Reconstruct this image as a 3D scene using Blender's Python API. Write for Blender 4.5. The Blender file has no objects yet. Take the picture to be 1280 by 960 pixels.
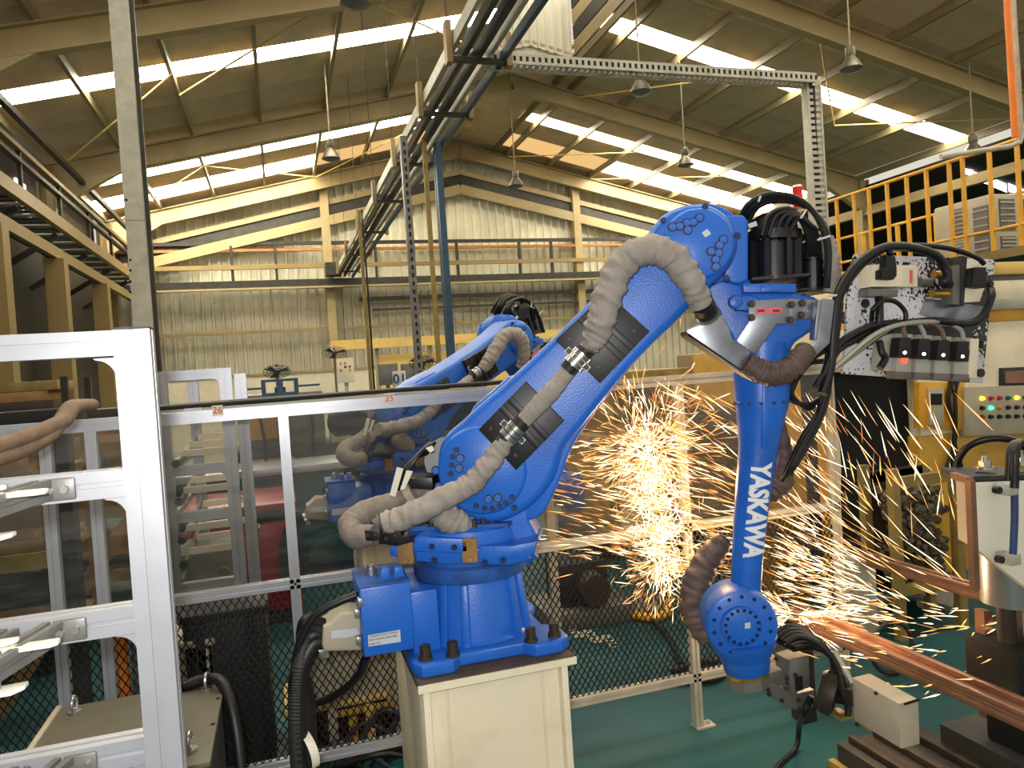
import bpy, bmesh, math, random
from mathutils import Vector, Matrix
random.seed(7)
S = bpy.context.scene
COL = S.collection
R = math.radians
V = Vector

# ---------------------------------------------------------------- camera, world, lights, exposure
FPX = 930.0
YAW, PIT, ROL = R(17.33), R(-1.24), R(-3.8)
CAM = V((0, 0, 1.7))
_f = V((math.sin(YAW), math.cos(YAW), 0)); _r = V((math.cos(YAW), -math.sin(YAW), 0)); _u = V((0, 0, 1))
FW = _f * math.cos(PIT) + _u * math.sin(PIT); _u2 = _u * math.cos(PIT) - _f * math.sin(PIT)
RT = _r * math.cos(ROL) + _u2 * math.sin(ROL); UP = _u2 * math.cos(ROL) - _r * math.sin(ROL)
cd = bpy.data.cameras.new('camera'); cam = bpy.data.objects.new('camera', cd); COL.objects.link(cam)
cd.sensor_fit = 'HORIZONTAL'; cd.sensor_width = 36; cd.lens = 36 * FPX / 1280
cd.clip_start = 0.05; cd.clip_end = 200
m = Matrix((RT, UP, -FW)).transposed().to_4x4(); m.translation = CAM
cam.matrix_world = m
S.camera = cam

w = bpy.data.worlds.new('world'); S.world = w; w.use_nodes = True
w.node_tree.nodes['Background'].inputs[0].default_value = (1.0, 0.92, 0.78, 1)
w.node_tree.nodes['Background'].inputs[1].default_value = 0.75

def lamp(name, kind, loc, power, color, size=0.1, rot=None):
    l = bpy.data.lights.new(name, kind); l.energy = power; l.color = color
    if kind == 'AREA': l.size = size
    else: l.shadow_soft_size = size
    o = bpy.data.objects.new(name, l); COL.objects.link(o); o.location = loc
    if rot: o.rotation_euler = rot
    return o
# the photographer's flash, just above the lens
lamp('camera_flash', 'POINT', CAM + UP * 0.06 + RT * -0.05, 135, (1.0, 0.97, 0.95), 0.03)
# the glow of the two places where the sparks spray from
lamp('spark_glow', 'POINT', (1.56, 2.72, 1.20), 13, (1.0, 0.50, 0.16), 0.03)
lamp('spark_glow', 'POINT', (2.08, 2.62, 0.72), 13, (1.0, 0.60, 0.30), 0.03)
S.view_settings.view_transform = 'Standard'; S.view_settings.look = 'None'
S.view_settings.gamma = 1; S.view_settings.use_curve_mapping = False
S.view_settings.exposure = 0.0

# ---------------------------------------------------------------- helpers
def ray(x, y): return FW + RT * ((x - 640) / FPX) + UP * ((480 - y) / FPX)
def at(x, y, ax, v):
    d = ray(x, y); i = 'XYZ'.index(ax)
    return CAM + d * ((v - CAM[i]) / d[i])
def lin(c):
    out = []
    for k in c:
        k = k / 255.0
        out.append(k / 12.92 if k <= 0.04045 else ((k + 0.055) / 1.055) ** 2.4)
    return (*out, 1)
MATS = {}
def mat(name, rgb, rough=0.5, metal=0.0, var=0.15, scale=5.0, bump=0.0, bscale=60.0, dirt=None, damt=0.5, dscale=2.5, spec=0.5, coat=0.0):
    m = bpy.data.materials.new(name); m.use_nodes = True
    nt = m.node_tree; N = nt.nodes; L = nt.links; b = N['Principled BSDF']
    b.inputs['Roughness'].default_value = rough; b.inputs['Metallic'].default_value = metal
    b.inputs['Specular IOR Level'].default_value = spec
    if coat: b.inputs['Coat Weight'].default_value = coat
    c = lin(rgb)
    tc = N.new('ShaderNodeTexCoord')
    n = N.new('ShaderNodeTexNoise'); n.inputs['Scale'].default_value = scale; n.inputs['Detail'].default_value = 6
    L.new(tc.outputs['Object'], n.inputs['Vector'])
    rp = N.new('ShaderNodeValToRGB'); L.new(n.outputs['Fac'], rp.inputs['Fac'])
    rp.color_ramp.elements[0].position = 0.3; rp.color_ramp.elements[1].position = 0.7
    rp.color_ramp.elements[0].color = (*[k * (1 - var) for k in c[:3]], 1)
    rp.color_ramp.elements[1].color = (*[min(1, k * (1 + var)) for k in c[:3]], 1)
    out = rp.outputs['Color']
    if dirt:
        n2 = N.new('ShaderNodeTexNoise'); n2.inputs['Scale'].default_value = dscale; n2.inputs['Detail'].default_value = 9
        n2.inputs['Roughness'].default_value = 0.65
        L.new(tc.outputs['Object'], n2.inputs['Vector'])
        r2 = N.new('ShaderNodeValToRGB'); L.new(n2.outputs['Fac'], r2.inputs['Fac'])
        r2.color_ramp.elements[0].position = 0.50; r2.color_ramp.elements[1].position = 0.72
        r2.color_ramp.elements[0].color = (0, 0, 0, 1); r2.color_ramp.elements[1].color = (damt, damt, damt, 1)
        mx = N.new('ShaderNodeMix'); mx.data_type = 'RGBA'
        L.new(r2.outputs['Color'], mx.inputs['Factor']); L.new(out, mx.inputs['A']); mx.inputs['B'].default_value = lin(dirt)
        out = mx.outputs['Result']
    L.new(out, b.inputs['Base Color'])
    if bump:
        n3 = N.new('ShaderNodeTexNoise'); n3.inputs['Scale'].default_value = bscale; n3.inputs['Detail'].default_value = 3
        L.new(tc.outputs['Object'], n3.inputs['Vector'])
        bp = N.new('ShaderNodeBump'); bp.inputs['Strength'].default_value = bump; bp.inputs['Distance'].default_value = 0.01
        L.new(n3.outputs['Fac'], bp.inputs['Height']); L.new(bp.outputs['Normal'], b.inputs['Normal'])
    MATS[name] = m
    return m
def glow(name, rgb, strength, sample=True):
    m = bpy.data.materials.new(name); m.use_nodes = True
    nt = m.node_tree; nt.nodes.clear()
    e = nt.nodes.new('ShaderNodeEmission'); o = nt.nodes.new('ShaderNodeOutputMaterial')
    e.inputs[0].default_value = (*rgb, 1); e.inputs[1].default_value = strength
    nt.links.new(e.outputs[0], o.inputs[0])
    if not sample: m.cycles.emission_sampling = 'NONE'
    return m
def clear(name, tint, gl=0.06, rough=0.02, haze=0.0):
    """thin acrylic sheet: mostly see-through, a little gloss, a little dusty haze"""
    m = bpy.data.materials.new(name); m.use_nodes = True
    nt = m.node_tree; nt.nodes.clear(); N = nt.nodes; L = nt.links
    t = N.new('ShaderNodeBsdfTransparent'); t.inputs[0].default_value = (*tint, 1)
    g = N.new('ShaderNodeBsdfGlossy'); g.inputs['Roughness'].default_value = rough
    d = N.new('ShaderNodeBsdfDiffuse'); d.inputs[0].default_value = (0.75, 0.74, 0.70, 1)
    m1 = N.new('ShaderNodeMixShader'); m1.inputs[0].default_value = gl
    L.new(t.outputs[0], m1.inputs[1]); L.new(g.outputs[0], m1.inputs[2])
    m2 = N.new('ShaderNodeMixShader')
    tc = N.new('ShaderNodeTexCoord'); mp = N.new('ShaderNodeMapping'); mp.inputs['Rotation'].default_value = (0, R(35), 0)
    mp.inputs['Scale'].default_value = (3, 3, 14)
    n = N.new('ShaderNodeTexNoise'); n.inputs['Scale'].default_value = 2.2; n.inputs['Detail'].default_value = 8
    rp = N.new('ShaderNodeValToRGB'); rp.color_ramp.elements[0].position = 0.45; rp.color_ramp.elements[1].position = 0.85
    rp.color_ramp.elements[0].color = (haze, haze, haze, 1); rp.color_ramp.elements[1].color = (haze + 0.05,) * 3 + (1,)
    L.new(tc.outputs['Object'], mp.inputs[0]); L.new(mp.outputs[0], n.inputs['Vector']); L.new(n.outputs['Fac'], rp.inputs[0])
    L.new(rp.outputs[0], m2.inputs[0]); L.new(m1.outputs[0], m2.inputs[1]); L.new(d.outputs[0], m2.inputs[2])
    o = N.new('ShaderNodeOutputMaterial'); L.new(m2.outputs[0], o.inputs[0])
    MATS[name] = m
    return m

BM = bmesh.new
def box(bm, c, s, rot=None, bev=0.0):
    """box centred at c with full sizes s"""
    r = bmesh.ops.create_cube(bm, size=1.0)
    M = Matrix.Translation(V(c)) @ (rot.to_4x4() if rot else Matrix.Identity(4)) @ Matrix.Diagonal((*s, 1))
    bmesh.ops.transform(bm, matrix=M, verts=r['verts'])
    if bev:
        es = list({e for v in r['verts'] for e in v.link_edges})
        bmesh.ops.bevel(bm, geom=es, offset=bev, segments=2, profile=0.5, affect='EDGES', clamp_overlap=True)
    return bm
def bb(bm, x0, x1, y0, y1, z0, z1, bev=0.0):
    return box(bm, ((x0 + x1) / 2, (y0 + y1) / 2, (z0 + z1) / 2), (abs(x1 - x0), abs(y1 - y0), abs(z1 - z0)), None, bev)
def beam(bm, a, b, w_, h_, up=(0, 0, 1), bev=0.0):
    """rectangular bar from a to b; w_ sideways, h_ along up"""
    a, b = V(a), V(b); d = b - a; L = d.length
    if L < 1e-6: return bm
    y = d / L; u = V(up)
    if abs(y.dot(u)) > 0.99: u = V((0, 1, 0))
    x = y.cross(u).normalized(); z = x.cross(y).normalized()
    return box(bm, (a + b) / 2, (w_, L, h_), Matrix((x, y, z)).transposed(), bev)
def frame_of(d):
    d = d.normalized(); u = V((0, 0, 1)) if abs(d.z) < 0.9 else V((1, 0, 0))
    x = d.cross(u).normalized(); y = x.cross(d).normalized()
    return x, y
def cyl(bm, a, b, r0, r1=None, seg=16, cap=True):
    a, b = V(a), V(b); r1 = r0 if r1 is None else r1
    x, y = frame_of(b - a)
    A, B = [], []
    for i in range(seg):
        t = 2 * math.pi * i / seg; d = x * math.cos(t) + y * math.sin(t)
        A.append(bm.verts.new(a + d * r0)); B.append(bm.verts.new(b + d * r1))
    for i in range(seg):
        j = (i + 1) % seg; bm.faces.new((A[i], A[j], B[j], B[i]))
    if cap:
        bm.faces.new(list(reversed(A))); bm.faces.new(B)
    return bm
def lathe(bm, a, axis, prof, seg=32):
    """prof: list of (distance along axis, radius)"""
    a = V(a); ax = V(axis).normalized(); x, y = frame_of(ax)
    rings = []
    for d, r in prof:
        rings.append([bm.verts.new(a + ax * d + (x * math.cos(2 * math.pi * i / seg) + y * math.sin(2 * math.pi * i / seg)) * max(r, 1e-4)) for i in range(seg)])
    for A, B in zip(rings, rings[1:]):
        for i in range(seg):
            j = (i + 1) % seg; bm.faces.new((A[i], A[j], B[j], B[i]))
    bm.faces.new(list(reversed(rings[0]))); bm.faces.new(rings[-1])
    return bm
def spline(pts, n=8):
    pts = [V(p) for p in pts]; out = []
    P = [pts[0] * 2 - pts[1]] + pts + [pts[-1] * 2 - pts[-2]]
    for i in range(1, len(P) - 2):
        p0, p1, p2, p3 = P[i - 1:i + 3]
        for k in range(n):
            t = k / n
            out.append(0.5 * ((2 * p1) + (p2 - p0) * t + (2 * p0 - 5 * p1 + 4 * p2 - p3) * t * t + (3 * p1 - p0 - 3 * p2 + p3) * t ** 3))
    out.append(pts[-1]); return out
def tube(bm, pts, r, seg=8, cap=True, wob=None):
    """pipe along pts; r a number or list; wob(i, k) scales the radius"""
    pts = [V(p) for p in pts]; n = len(pts)
    rr = r if isinstance(r, (list, tuple)) else [r] * n
    x = None; rings = []
    for i, p in enumerate(pts):
        d = (pts[min(i + 1, n - 1)] - pts[max(i - 1, 0)]).normalized()
        if x is None: x, y = frame_of(d)
        else:
            x = (x - d * x.dot(d)).normalized(); y = d.cross(x)
        ring = []
        for k in range(seg):
            t = 2 * math.pi * k / seg; q = rr[i] * (wob(i, k) if wob else 1)
            ring.append(bm.verts.new(p + (x * math.cos(t) + y * math.sin(t)) * q))
        rings.append(ring)
    for A, B in zip(rings, rings[1:]):
        for k in range(seg):
            j = (k + 1) % seg; bm.faces.new((A[k], A[j], B[j], B[k]))
    if cap:
        bm.faces.new(list(reversed(rings[0]))); bm.faces.new(rings[-1])
    return bm
def cable(bm, pts, r, n=8, seg=8): return tube(bm, spline(pts, n), r, seg)
def prism(bm, front, vec, bev=0.0, seg=2):
    """outline (list of points) extruded by vec, its rims bevelled"""
    vec = V(vec); A = [bm.verts.new(V(p)) for p in front]; B = [bm.verts.new(V(p) + vec) for p in front]
    f0 = bm.faces.new(A); f1 = bm.faces.new(list(reversed(B))); n = len(A)
    for i in range(n):
        j = (i + 1) % n; bm.faces.new((A[i], B[i], B[j], A[j]))
    if bev:
        bmesh.ops.recalc_face_normals(bm, faces=list({f0, f1} | {f for v in A for f in v.link_faces}))
        bmesh.ops.bevel(bm, geom=list(f0.edges) + list(f1.edges), offset=bev, segments=seg, profile=0.5, affect='EDGES', clamp_overlap=True)
    return bm
def pp(pxs, Y): return [at(x, y, 'Y', Y) for x, y in pxs]
def slab(bm, pxs, y0, y1, bev=0.0, seg=2, flip=False):
    """outline seen on the plane y0, given depth back to y1"""
    p = pp(pxs, y0)
    return prism(bm, p, (0, y1 - y0, 0), bev, seg)
def smooth_loop(pxs, n=4):
    p = [V((a, b, 0)) for a, b in pxs]; out = []; k = len(p)
    for i in range(k):
        p0, p1, p2, p3 = p[i - 1], p[i], p[(i + 1) % k], p[(i + 2) % k]
        for j in range(n):
            t = j / n
            q = 0.5 * ((2 * p1) + (p2 - p0) * t + (2 * p0 - 5 * p1 + 4 * p2 - p3) * t * t + (3 * p1 - p0 - 3 * p2 + p3) * t ** 3)
            out.append((q.x, q.y))
    return out

def base_loc(o):
    l = V(o.location); p = o.parent
    while p: l = l + p.location; p = p.parent
    return l
def obj(name, bm, m, parent=None, sharp=38):
    if len(bm.faces): bmesh.ops.recalc_face_normals(bm, faces=bm.faces[:])
    me = bpy.data.meshes.new(name); bm.to_mesh(me); bm.free()
    return mobj(name, me, m, parent, sharp)
def mobj(name, me, m, parent=None, sharp=38):
    me.polygons.foreach_set('use_smooth', [True] * len(me.polygons))
    me.set_sharp_from_angle(angle=R(sharp))
    if m: me.materials.clear(); me.materials.append(m)
    o = bpy.data.objects.new(name, me); COL.objects.link(o)
    if parent:
        me.transform(Matrix.Translation(-base_loc(parent))); o.parent = parent
    return o
def tag(o, label=None, cat=None, group=None, kind=None):
    if label: o['label'] = label
    if cat: o['category'] = cat
    if group: o['group'] = group
    if kind: o['kind'] = kind
    return o
def thing(name, label, cat, loc=(0, 0, 0), group=None):
    o = bpy.data.objects.new(name, None); COL.objects.link(o); o.location = loc
    return tag(o, label, cat, group)
def solo(name, bm, m, label, cat, group=None, kind=None):
    vs = [v.co for v in bm.verts]
    lo = V([min(v[i] for v in vs) for i in range(3)]); hi = V([max(v[i] for v in vs) for i in range(3)])
    c = V(((lo.x + hi.x) / 2, (lo.y + hi.y) / 2, lo.z))
    bmesh.ops.translate(bm, verts=bm.verts[:], vec=-c)
    o = obj(name, bm, m); o.location = c
    return tag(o, label, cat, group, kind)
def struct(name, bm, m, parent=None, sharp=38):
    o = obj(name, bm, m, parent, sharp)
    if not parent: o['kind'] = 'structure'
    return o
def put(name, src, loc, parent, m=None):
    """another copy of a piece that shares src's mesh"""
    o = bpy.data.objects.new(name, src.data if hasattr(src, 'data') else src); COL.objects.link(o)
    o.location = V(loc) - (base_loc(parent) if parent else V((0, 0, 0))); o.parent = parent
    return o
def dup(root, loc, label=None, rotz=None):
    r = root.copy(); COL.objects.link(r); r.location = loc
    if rotz is not None: r.rotation_euler = (0, 0, rotz)
    if label: r['label'] = label
    for ch in root.children:
        c = ch.copy(); COL.objects.link(c); c.parent = r
        for g in ch.children:
            d = g.copy(); COL.objects.link(d); d.parent = c
    return r
def text(s, size, depth=0.001, bold=0.0, align='CENTER'):
    c = bpy.data.curves.new('text', 'FONT'); c.body = s; c.size = size; c.extrude = depth; c.offset = bold
    c.align_x = align; c.align_y = 'CENTER'; c.resolution_u = 3
    o = bpy.data.objects.new('text', c); me = bpy.data.meshes.new_from_object(o)
    bpy.data.objects.remove(o); return me
def bolt_mesh(r, h):
    bm = BM(); cyl(bm, (0, 0, 0), (0, -h, 0), r * 1.25, r * 1.25, 10); cyl(bm, (0, -h, 0), (0, -h * 2.2, 0), r, r * 0.92, 6)
    me = bpy.data.meshes.new('bolt'); bmesh.ops.recalc_face_normals(bm, faces=bm.faces[:]); bm.to_mesh(me); bm.free(); return me

# ---------------------------------------------------------------- materials
mat('teal_floor', (26, 72, 76), 0.5, 0, 0.25, 1.6, 0.05, 30, (48, 52, 48), 0.55, 1.3, 0.3)
mat('roof_panel', (208, 184, 150), 0.7, 0, 0.16, 1.5, 0.05, 8, (92, 78, 48), 0.5, 0.8)
mat('purlin', (132, 120, 88), 0.5, 0, 0.12, 3)
mat('rafter', (166, 148, 106), 0.5, 0, 0.12, 2, 0, 60, (120, 98, 58), 0.4, 1.0)
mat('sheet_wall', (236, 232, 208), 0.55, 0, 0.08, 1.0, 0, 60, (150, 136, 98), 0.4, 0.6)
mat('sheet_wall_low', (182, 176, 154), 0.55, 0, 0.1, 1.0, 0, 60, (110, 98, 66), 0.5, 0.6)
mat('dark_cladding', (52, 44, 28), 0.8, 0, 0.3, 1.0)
mat('galvanised', (178, 176, 162), 0.5, 0.12, 0.14, 10, 0, 60, (110, 104, 90), 0.4, 3)
mat('dark_steel', (58, 56, 50), 0.5, 0.4, 0.25, 6)
mat('rust_pipe', (170, 112, 62), 0.6, 0.1, 0.2, 6)
mat('yellow_paint', (222, 164, 44), 0.45, 0, 0.1, 4, 0, 60, (130, 90, 30), 0.35, 3)
mat('pale_yellow', (232, 196, 112), 0.5, 0, 0.08, 3, 0, 60, (180, 140, 70), 0.3, 2)
mat('ochre', (208, 160, 52), 0.5, 0, 0.1, 3, 0, 60, (120, 84, 30), 0.4, 2)
mat('blue_steel', (38, 70, 96), 0.45, 0.1, 0.15, 6)
mat('aluminium', (172, 174, 180), 0.36, 0.5, 0.05, 12)
mat('groove', (96, 96, 104), 0.5, 0.4, 0.1, 8)
mat('robot_blue', (34, 104, 204), 0.36, 0, 0.10, 4, 0.10, 160, (24, 70, 140), 0.5, 3.2, 0.5)
mat('robot_grime', (36, 84, 160), 0.6, 0, 0.3, 12, 0.1, 90, (62, 60, 60), 0.8, 5)
mat('bolt_blue', (20, 44, 84), 0.4, 0.2, 0.2, 10)
mat('black_plate', (20, 20, 22), 0.42, 0, 0.3, 14)
mat('motor_black', (17, 17, 19), 0.38, 0.0, 0.2, 10)
mat('cable_black', (16, 16, 17), 0.45, 0, 0.2, 20)
mat('hose_grey', (152, 144, 136), 0.72, 0, 0.14, 18, 0.3, 70, (96, 86, 76), 0.45, 9)
mat('hose_brown', (92, 74, 66), 0.6, 0, 0.25, 14, 0.3, 70)
mat('hose_dusty', (128, 118, 108), 0.7, 0, 0.2, 24, 0.3, 70)
mat('hose_tan', (116, 94, 74), 0.7, 0, 0.2, 30)
mat('steel', (178, 178, 176), 0.28, 0.85, 0.1, 10)
mat('plate_steel', (138, 142, 150), 0.33, 0.75, 0.25, 8, 0, 60, (70, 74, 84), 0.5, 6)
mat('cast_grey', (112, 110, 106), 0.45, 0.3, 0.2, 10, 0.08, 60)
mat('cream_paint', (238, 226, 198), 0.45, 0, 0.05, 3, 0, 60, (180, 160, 120), 0.3, 4)
mat('cream_box', (178, 168, 146), 0.5, 0, 0.07, 4, 0, 60, (120, 106, 84), 0.35, 5)
mat('brown_top', (74, 62, 52), 0.7, 0, 0.3, 12)
mat('white_paint', (236, 230, 212), 0.45, 0, 0.04, 4)
mat('sticker', (198, 202, 206), 0.5, 0, 0.03)
mat('pink_label', (232, 96, 108), 0.5, 0, 0.05)
mat('red_paint', (136, 16, 28), 0.3, 0, 0.12, 4)
mat('black_rubber', (24, 24, 24), 0.6, 0, 0.2, 12)
mat('olive_top', (96, 92, 76), 0.6, 0, 0.12, 8, 0, 60, (60, 58, 48), 0.5, 4)
mat('dark_grey', (46, 46, 46), 0.6, 0, 0.2, 8)
mat('black', (10, 10, 10), 0.8, 0, 0.2, 4)
mat('orange_paint', (226, 120, 30), 0.5, 0, 0.1, 4)
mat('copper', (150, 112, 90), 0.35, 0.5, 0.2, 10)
mat('wood', (148, 112, 66), 0.7, 0, 0.3, 6)
mat('paper', (222, 214, 190), 0.7, 0, 0.05)
mat('ink', (20, 20, 26), 0.6)
mat('ink_red', (206, 66, 40), 0.6)
mat('ink_blue', (40, 64, 104), 0.6)
mat('lettering_white', (238, 238, 240), 0.5, 0, 0.02)
mat('cast_iron', (64, 56, 48), 0.55, 0.4, 0.3, 10)
mat('gold_ring', (190, 150, 60), 0.3, 0.8, 0.2, 10)
mat('red_lens', (200, 30, 20), 0.3)
mat('lamp_shade', (104, 98, 84), 0.4, 0.5, 0.1, 5)
mat('carton', (176, 140, 96), 0.8, 0, 0.1, 4)
mat('slag', (96, 88, 70), 0.6, 0.3, 0.25, 8)
mat('worn_yellow', (142, 122, 66), 0.6, 0.1, 0.25, 6, 0, 60, (60, 46, 24), 0.7, 4)
mat('mesh_black', (14, 14, 14), 0.5)
clear('acrylic', (0.80, 0.80, 0.79), 0.04, 0.03, 0.012)
clear('old_acrylic', (0.90, 0.86, 0.80), 0.03, 0.15, 0.02)
MATS['skylight'] = glow('skylight', (1.0, 0.91, 0.72), 26.0)
MATS['lit_roof_glow'] = glow('lit_roof_glow', (1.0, 0.62, 0.24), 0.9)  # golden light on the roof underside, put in as a glowing colour
MATS['skylight_monitor'] = glow('skylight_monitor', (1.0, 0.93, 0.80), 3.0)
MATS['clerestory'] = glow('clerestory', (0.95, 0.97, 1.0), 3.0)
mat('dark_cream', (140, 118, 74), 0.5, 0, 0.12, 2, 0, 60, (110, 86, 48), 0.5, 1.0)  # darkened cream; on the left side it carries the shade in its colour
# valve plate: bare steel spattered with black weld droplets
def spatter():
    m = mat('spatter_plate', (214, 214, 218), 0.38, 0.1, 0.06, 6, 0, 60, (190, 150, 104), 0.40, 3)
    nt = m.node_tree; N = nt.nodes; L = nt.links; b = N['Principled BSDF']
    src = b.inputs['Base Color'].links[0].from_socket
    tc = [n for n in N if n.type == 'TEX_COORD'][0]
    a = N.new('ShaderNodeTexNoise'); a.inputs['Scale'].default_value = 85; a.inputs['Detail'].default_value = 3
    c = N.new('ShaderNodeTexNoise'); c.inputs['Scale'].default_value = 5.5; c.inputs['Detail'].default_value = 2
    L.new(tc.outputs['Object'], a.inputs['Vector']); L.new(tc.outputs['Object'], c.inputs['Vector'])
    ad = N.new('ShaderNodeMath'); ad.operation = 'MULTIPLY_ADD'; sb_ = N.new('ShaderNodeMath'); sb_.operation = 'SUBTRACT'; sb_.inputs[1].default_value = 0.36; ad.inputs[1].default_value = 1.5
    L.new(c.outputs['Fac'], ad.inputs[0]); L.new(a.outputs['Fac'], ad.inputs[2])
    L.new(ad.outputs[0], sb_.inputs[0]); rp = N.new('ShaderNodeValToRGB'); rp.color_ramp.elements[0].position = 0.915; rp.color_ramp.elements[1].position = 0.935
    L.new(sb_.outputs[0], rp.inputs[0])
    mx = N.new('ShaderNodeMix'); mx.data_type = 'RGBA'; mx.inputs['B'].default_value = lin((26, 22, 24))
    L.new(rp.outputs[0], mx.inputs['Factor']); L.new(src, mx.inputs['A']); L.new(mx.outputs['Result'], b.inputs['Base Color'])
spatter()
M = MATS
# ---------------------------------------------------------------- the hall
XR, ZR, SL = 6.15, 9.3, 0.235
def rz(x): return ZR - SL * abs(x - XR)
XL, XE = -4.4, 16.9
struct('floor', bb(BM(), -8, 26, -4, 27, -0.12, 0), M['teal_floor'])
# corrugated gable wall
def corr(x0, x1, zlo, zhi, y, pitch=0.28, dep=0.085):
    bm = BM(); pr_ = []
    x = x0
    while x < x1:
        for dx, dy in ((0, 0), (0.18, 0), (0.195, dep), (0.255, dep)):
            if x + dx * pitch / 0.27 <= x1: pr_.append((x + dx * pitch / 0.27, y - dy))
        x += pitch
    lo, hi = [], []
    for px_, py_ in pr_:
        lo.append(bm.verts.new((px_, py_, zlo(px_) if callable(zlo) else zlo))); hi.append(bm.verts.new((px_, py_, zhi(px_) if callable(zhi) else zhi)))
    for i in range(len(lo) - 1): bm.faces.new((lo[i], lo[i + 1], hi[i + 1], hi[i]))
    lo2 = [bm.verts.new(v.co + V((0, 0.05, 0))) for v in (lo[0], lo[-1])]; hi2 = [bm.verts.new(v.co + V((0, 0.05, 0))) for v in (hi[0], hi[-1])]
    bm.faces.new((lo2[0], hi2[0], hi2[1], lo2[1]))
    return bm
ZG = at(450, 356, 'Y', 24.2).z
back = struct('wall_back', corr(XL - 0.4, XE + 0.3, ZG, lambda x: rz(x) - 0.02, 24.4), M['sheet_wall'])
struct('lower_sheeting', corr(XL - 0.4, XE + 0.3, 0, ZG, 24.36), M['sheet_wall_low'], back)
# gable frame: two slim sloping members with a dark duct between, and posts
def gable_beam(y, drop, h, wdt, mname, name):
    for s, xe in ((-1, XL), (1, XE)):
        bm = BM(); beam(bm, (XR, y, ZR - drop), (xe, y, rz(xe) - drop), wdt, h)
        struct(name, bm, M[mname], back)
gable_beam(24.05, 1.02, 0.16, 0.12, 'rafter', 'gable_rail'); gable_beam(24.1, 1.27, 0.34, 0.10, 'dark_steel', 'gable_duct')
gable_beam(24.0, 1.60, 0.30, 0.16, 'rafter', 'gable_rail')
for px_ in (408, 722):
    p = at(px_, 300, 'Y', 24.0)
    struct('gable_post', bb(BM(), p.x - 0.13, p.x + 0.13, 23.9, 24.2, 0, rz(p.x) - 0.3), M['rafter'], back)
# girts, pipes and trays on the gable wall
def girt(y_px, x0, x1, h, mname, name, y=24.0, dd=0.12):
    z = at(450, y_px, 'Y', y).z
    struct(name, bb(BM(), x0, x1, y - dd / 2, y + dd / 2, z - h / 2, z + h / 2), M[mname], back)
girt(303, XL, XE, 0.10, 'dark_steel', 'wall_pipe'); girt(311, XL, XE, 0.08, 'rust_pipe', 'wall_pipe')
girt(331, XL, XE, 0.13, 'dark_cream', 'wall_girt', 23.9); girt(353, XL, XE, 0.26, 'dark_steel', 'cable_ladder', 23.8, 0.3)
girt(357, XL, XE, 0.06, 'rafter', 'wall_girt', 23.62, 0.06)
girt(374, 2.6, XE, 0.12, 'dark_steel', 'wall_pipe'); girt(388, 3.0, XE, 0.07, 'dark_steel', 'wall_pipe')
girt(409, XL, XE, 0.08, 'dark_cream', 'wall_girt')
for px_ in (290, 345, 470, 572, 650, 690):
    p = at(px_, 330, 'Y', 23.95)
    struct('pipe_hanger', bb(BM(), p.x - 0.04, p.x + 0.04, 23.9, 24.0, ZG, ZG + 1.25), M['dark_steel'], back)
# roof
ceil = struct('ceiling', bb(BM(), XR - 1.15, XR + 1.15, 16.55, 24.4, ZR - 0.04, ZR + 0.02), M['roof_panel'])
purl = [-4.4, -2.93, -1.46, 0.0, 1.46, 2.93, 4.4, 5.0]
purl_r = [7.3, 7.75, 9.2, 10.7, 12.2, 13.7, 15.2, 16.9]
sky = [(22.1, 23.3), (20.3, 20.9), (14.45, 15.08), (8.55, 9.2), (2.7, 3.3)]
rows = []
y = 24.4
for a, b in sky + [(-4.0, -4.0)]:
    n = max(1, round((y - b) / 1.35)) if y > 8 else 1
    if b > 6 or y > 9.5:
        for i in range(n): rows.append((b + (y - b) * i / n, b + (y - b) * (i + 1) / n))
    else: rows.append((b, y))
    y = a
cache = {}
def roof_piece(name, x0, x1, y0, y1, mname, parent, th=0.05, dz=0.0):
    s = -1 if x1 < XR + 0.5 and x0 < XR else 1
    k = (round(x1 - x0, 3), round(y1 - y0, 3), s, mname, th)
    if k not in cache:
        wd, ln = (x1 - x0) - 0.01, (y1 - y0) - 0.012; sl = SL if s < 0 else -SL
        bm = BM(); prism(bm, [(-wd / 2, -ln / 2, -sl * wd / 2), (wd / 2, -ln / 2, sl * wd / 2), (wd / 2, -ln / 2, sl * wd / 2 + th), (-wd / 2, -ln / 2, -sl * wd / 2 + th)], (0, ln, 0))
        bmesh.ops.recalc_face_normals(bm, faces=bm.faces[:]); me = bpy.data.meshes.new(name); bm.to_mesh(me); bm.free(); me.materials.append(M[mname]); cache[k] = me
    xm = (x0 + x1) / 2
    return put(name, cache[k], (xm, (y0 + y1) / 2, rz(xm) + dz), parent)
spans = list(zip(purl[:-1], purl[1:])) + list(zip(purl_r[:-1], purl_r[1:]))
for x0, x1 in spans:
    for y0, y1 in rows: roof_piece('roof_panel', x0, x1, y0, y1, 'roof_panel', ceil)
# the ridge either side of the monitor opening, Y > 16.5, is closed by the sloping ceiling pieces
for x0, x1 in ((5.0, XR), (XR, 7.3)): roof_piece('roof_panel', x0, x1, 16.5, 24.4, 'roof_panel', ceil, 0.05, 0.0)
win = 1
for i, (a, b) in enumerate(sky):
    for s, sp in ((-1, spans[:7]), (1, spans[7:])):
        o = bpy.data.objects.new('window_%d' % win, None); COL.objects.link(o); o['kind'] = 'structure'; win += 1
        for x0, x1 in sp:
            dim = i == 0 and 1.4 < x0 < 10.5  # middle of the gable strip: glowing pieces paint the gold-lit roof, no glazing there
            roof_piece('pane', x0, x1, a, b, 'lit_roof_glow' if dim else 'skylight', o, 0.02)
for x in purl + purl_r:
    sl = SL if x < XR else -SL
    struct('purlin', bb(BM(), x - 0.035, x + 0.035, -4, 24.4, rz(x) - 0.19, rz(x) - 0.015), M['purlin'], ceil)
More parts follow.
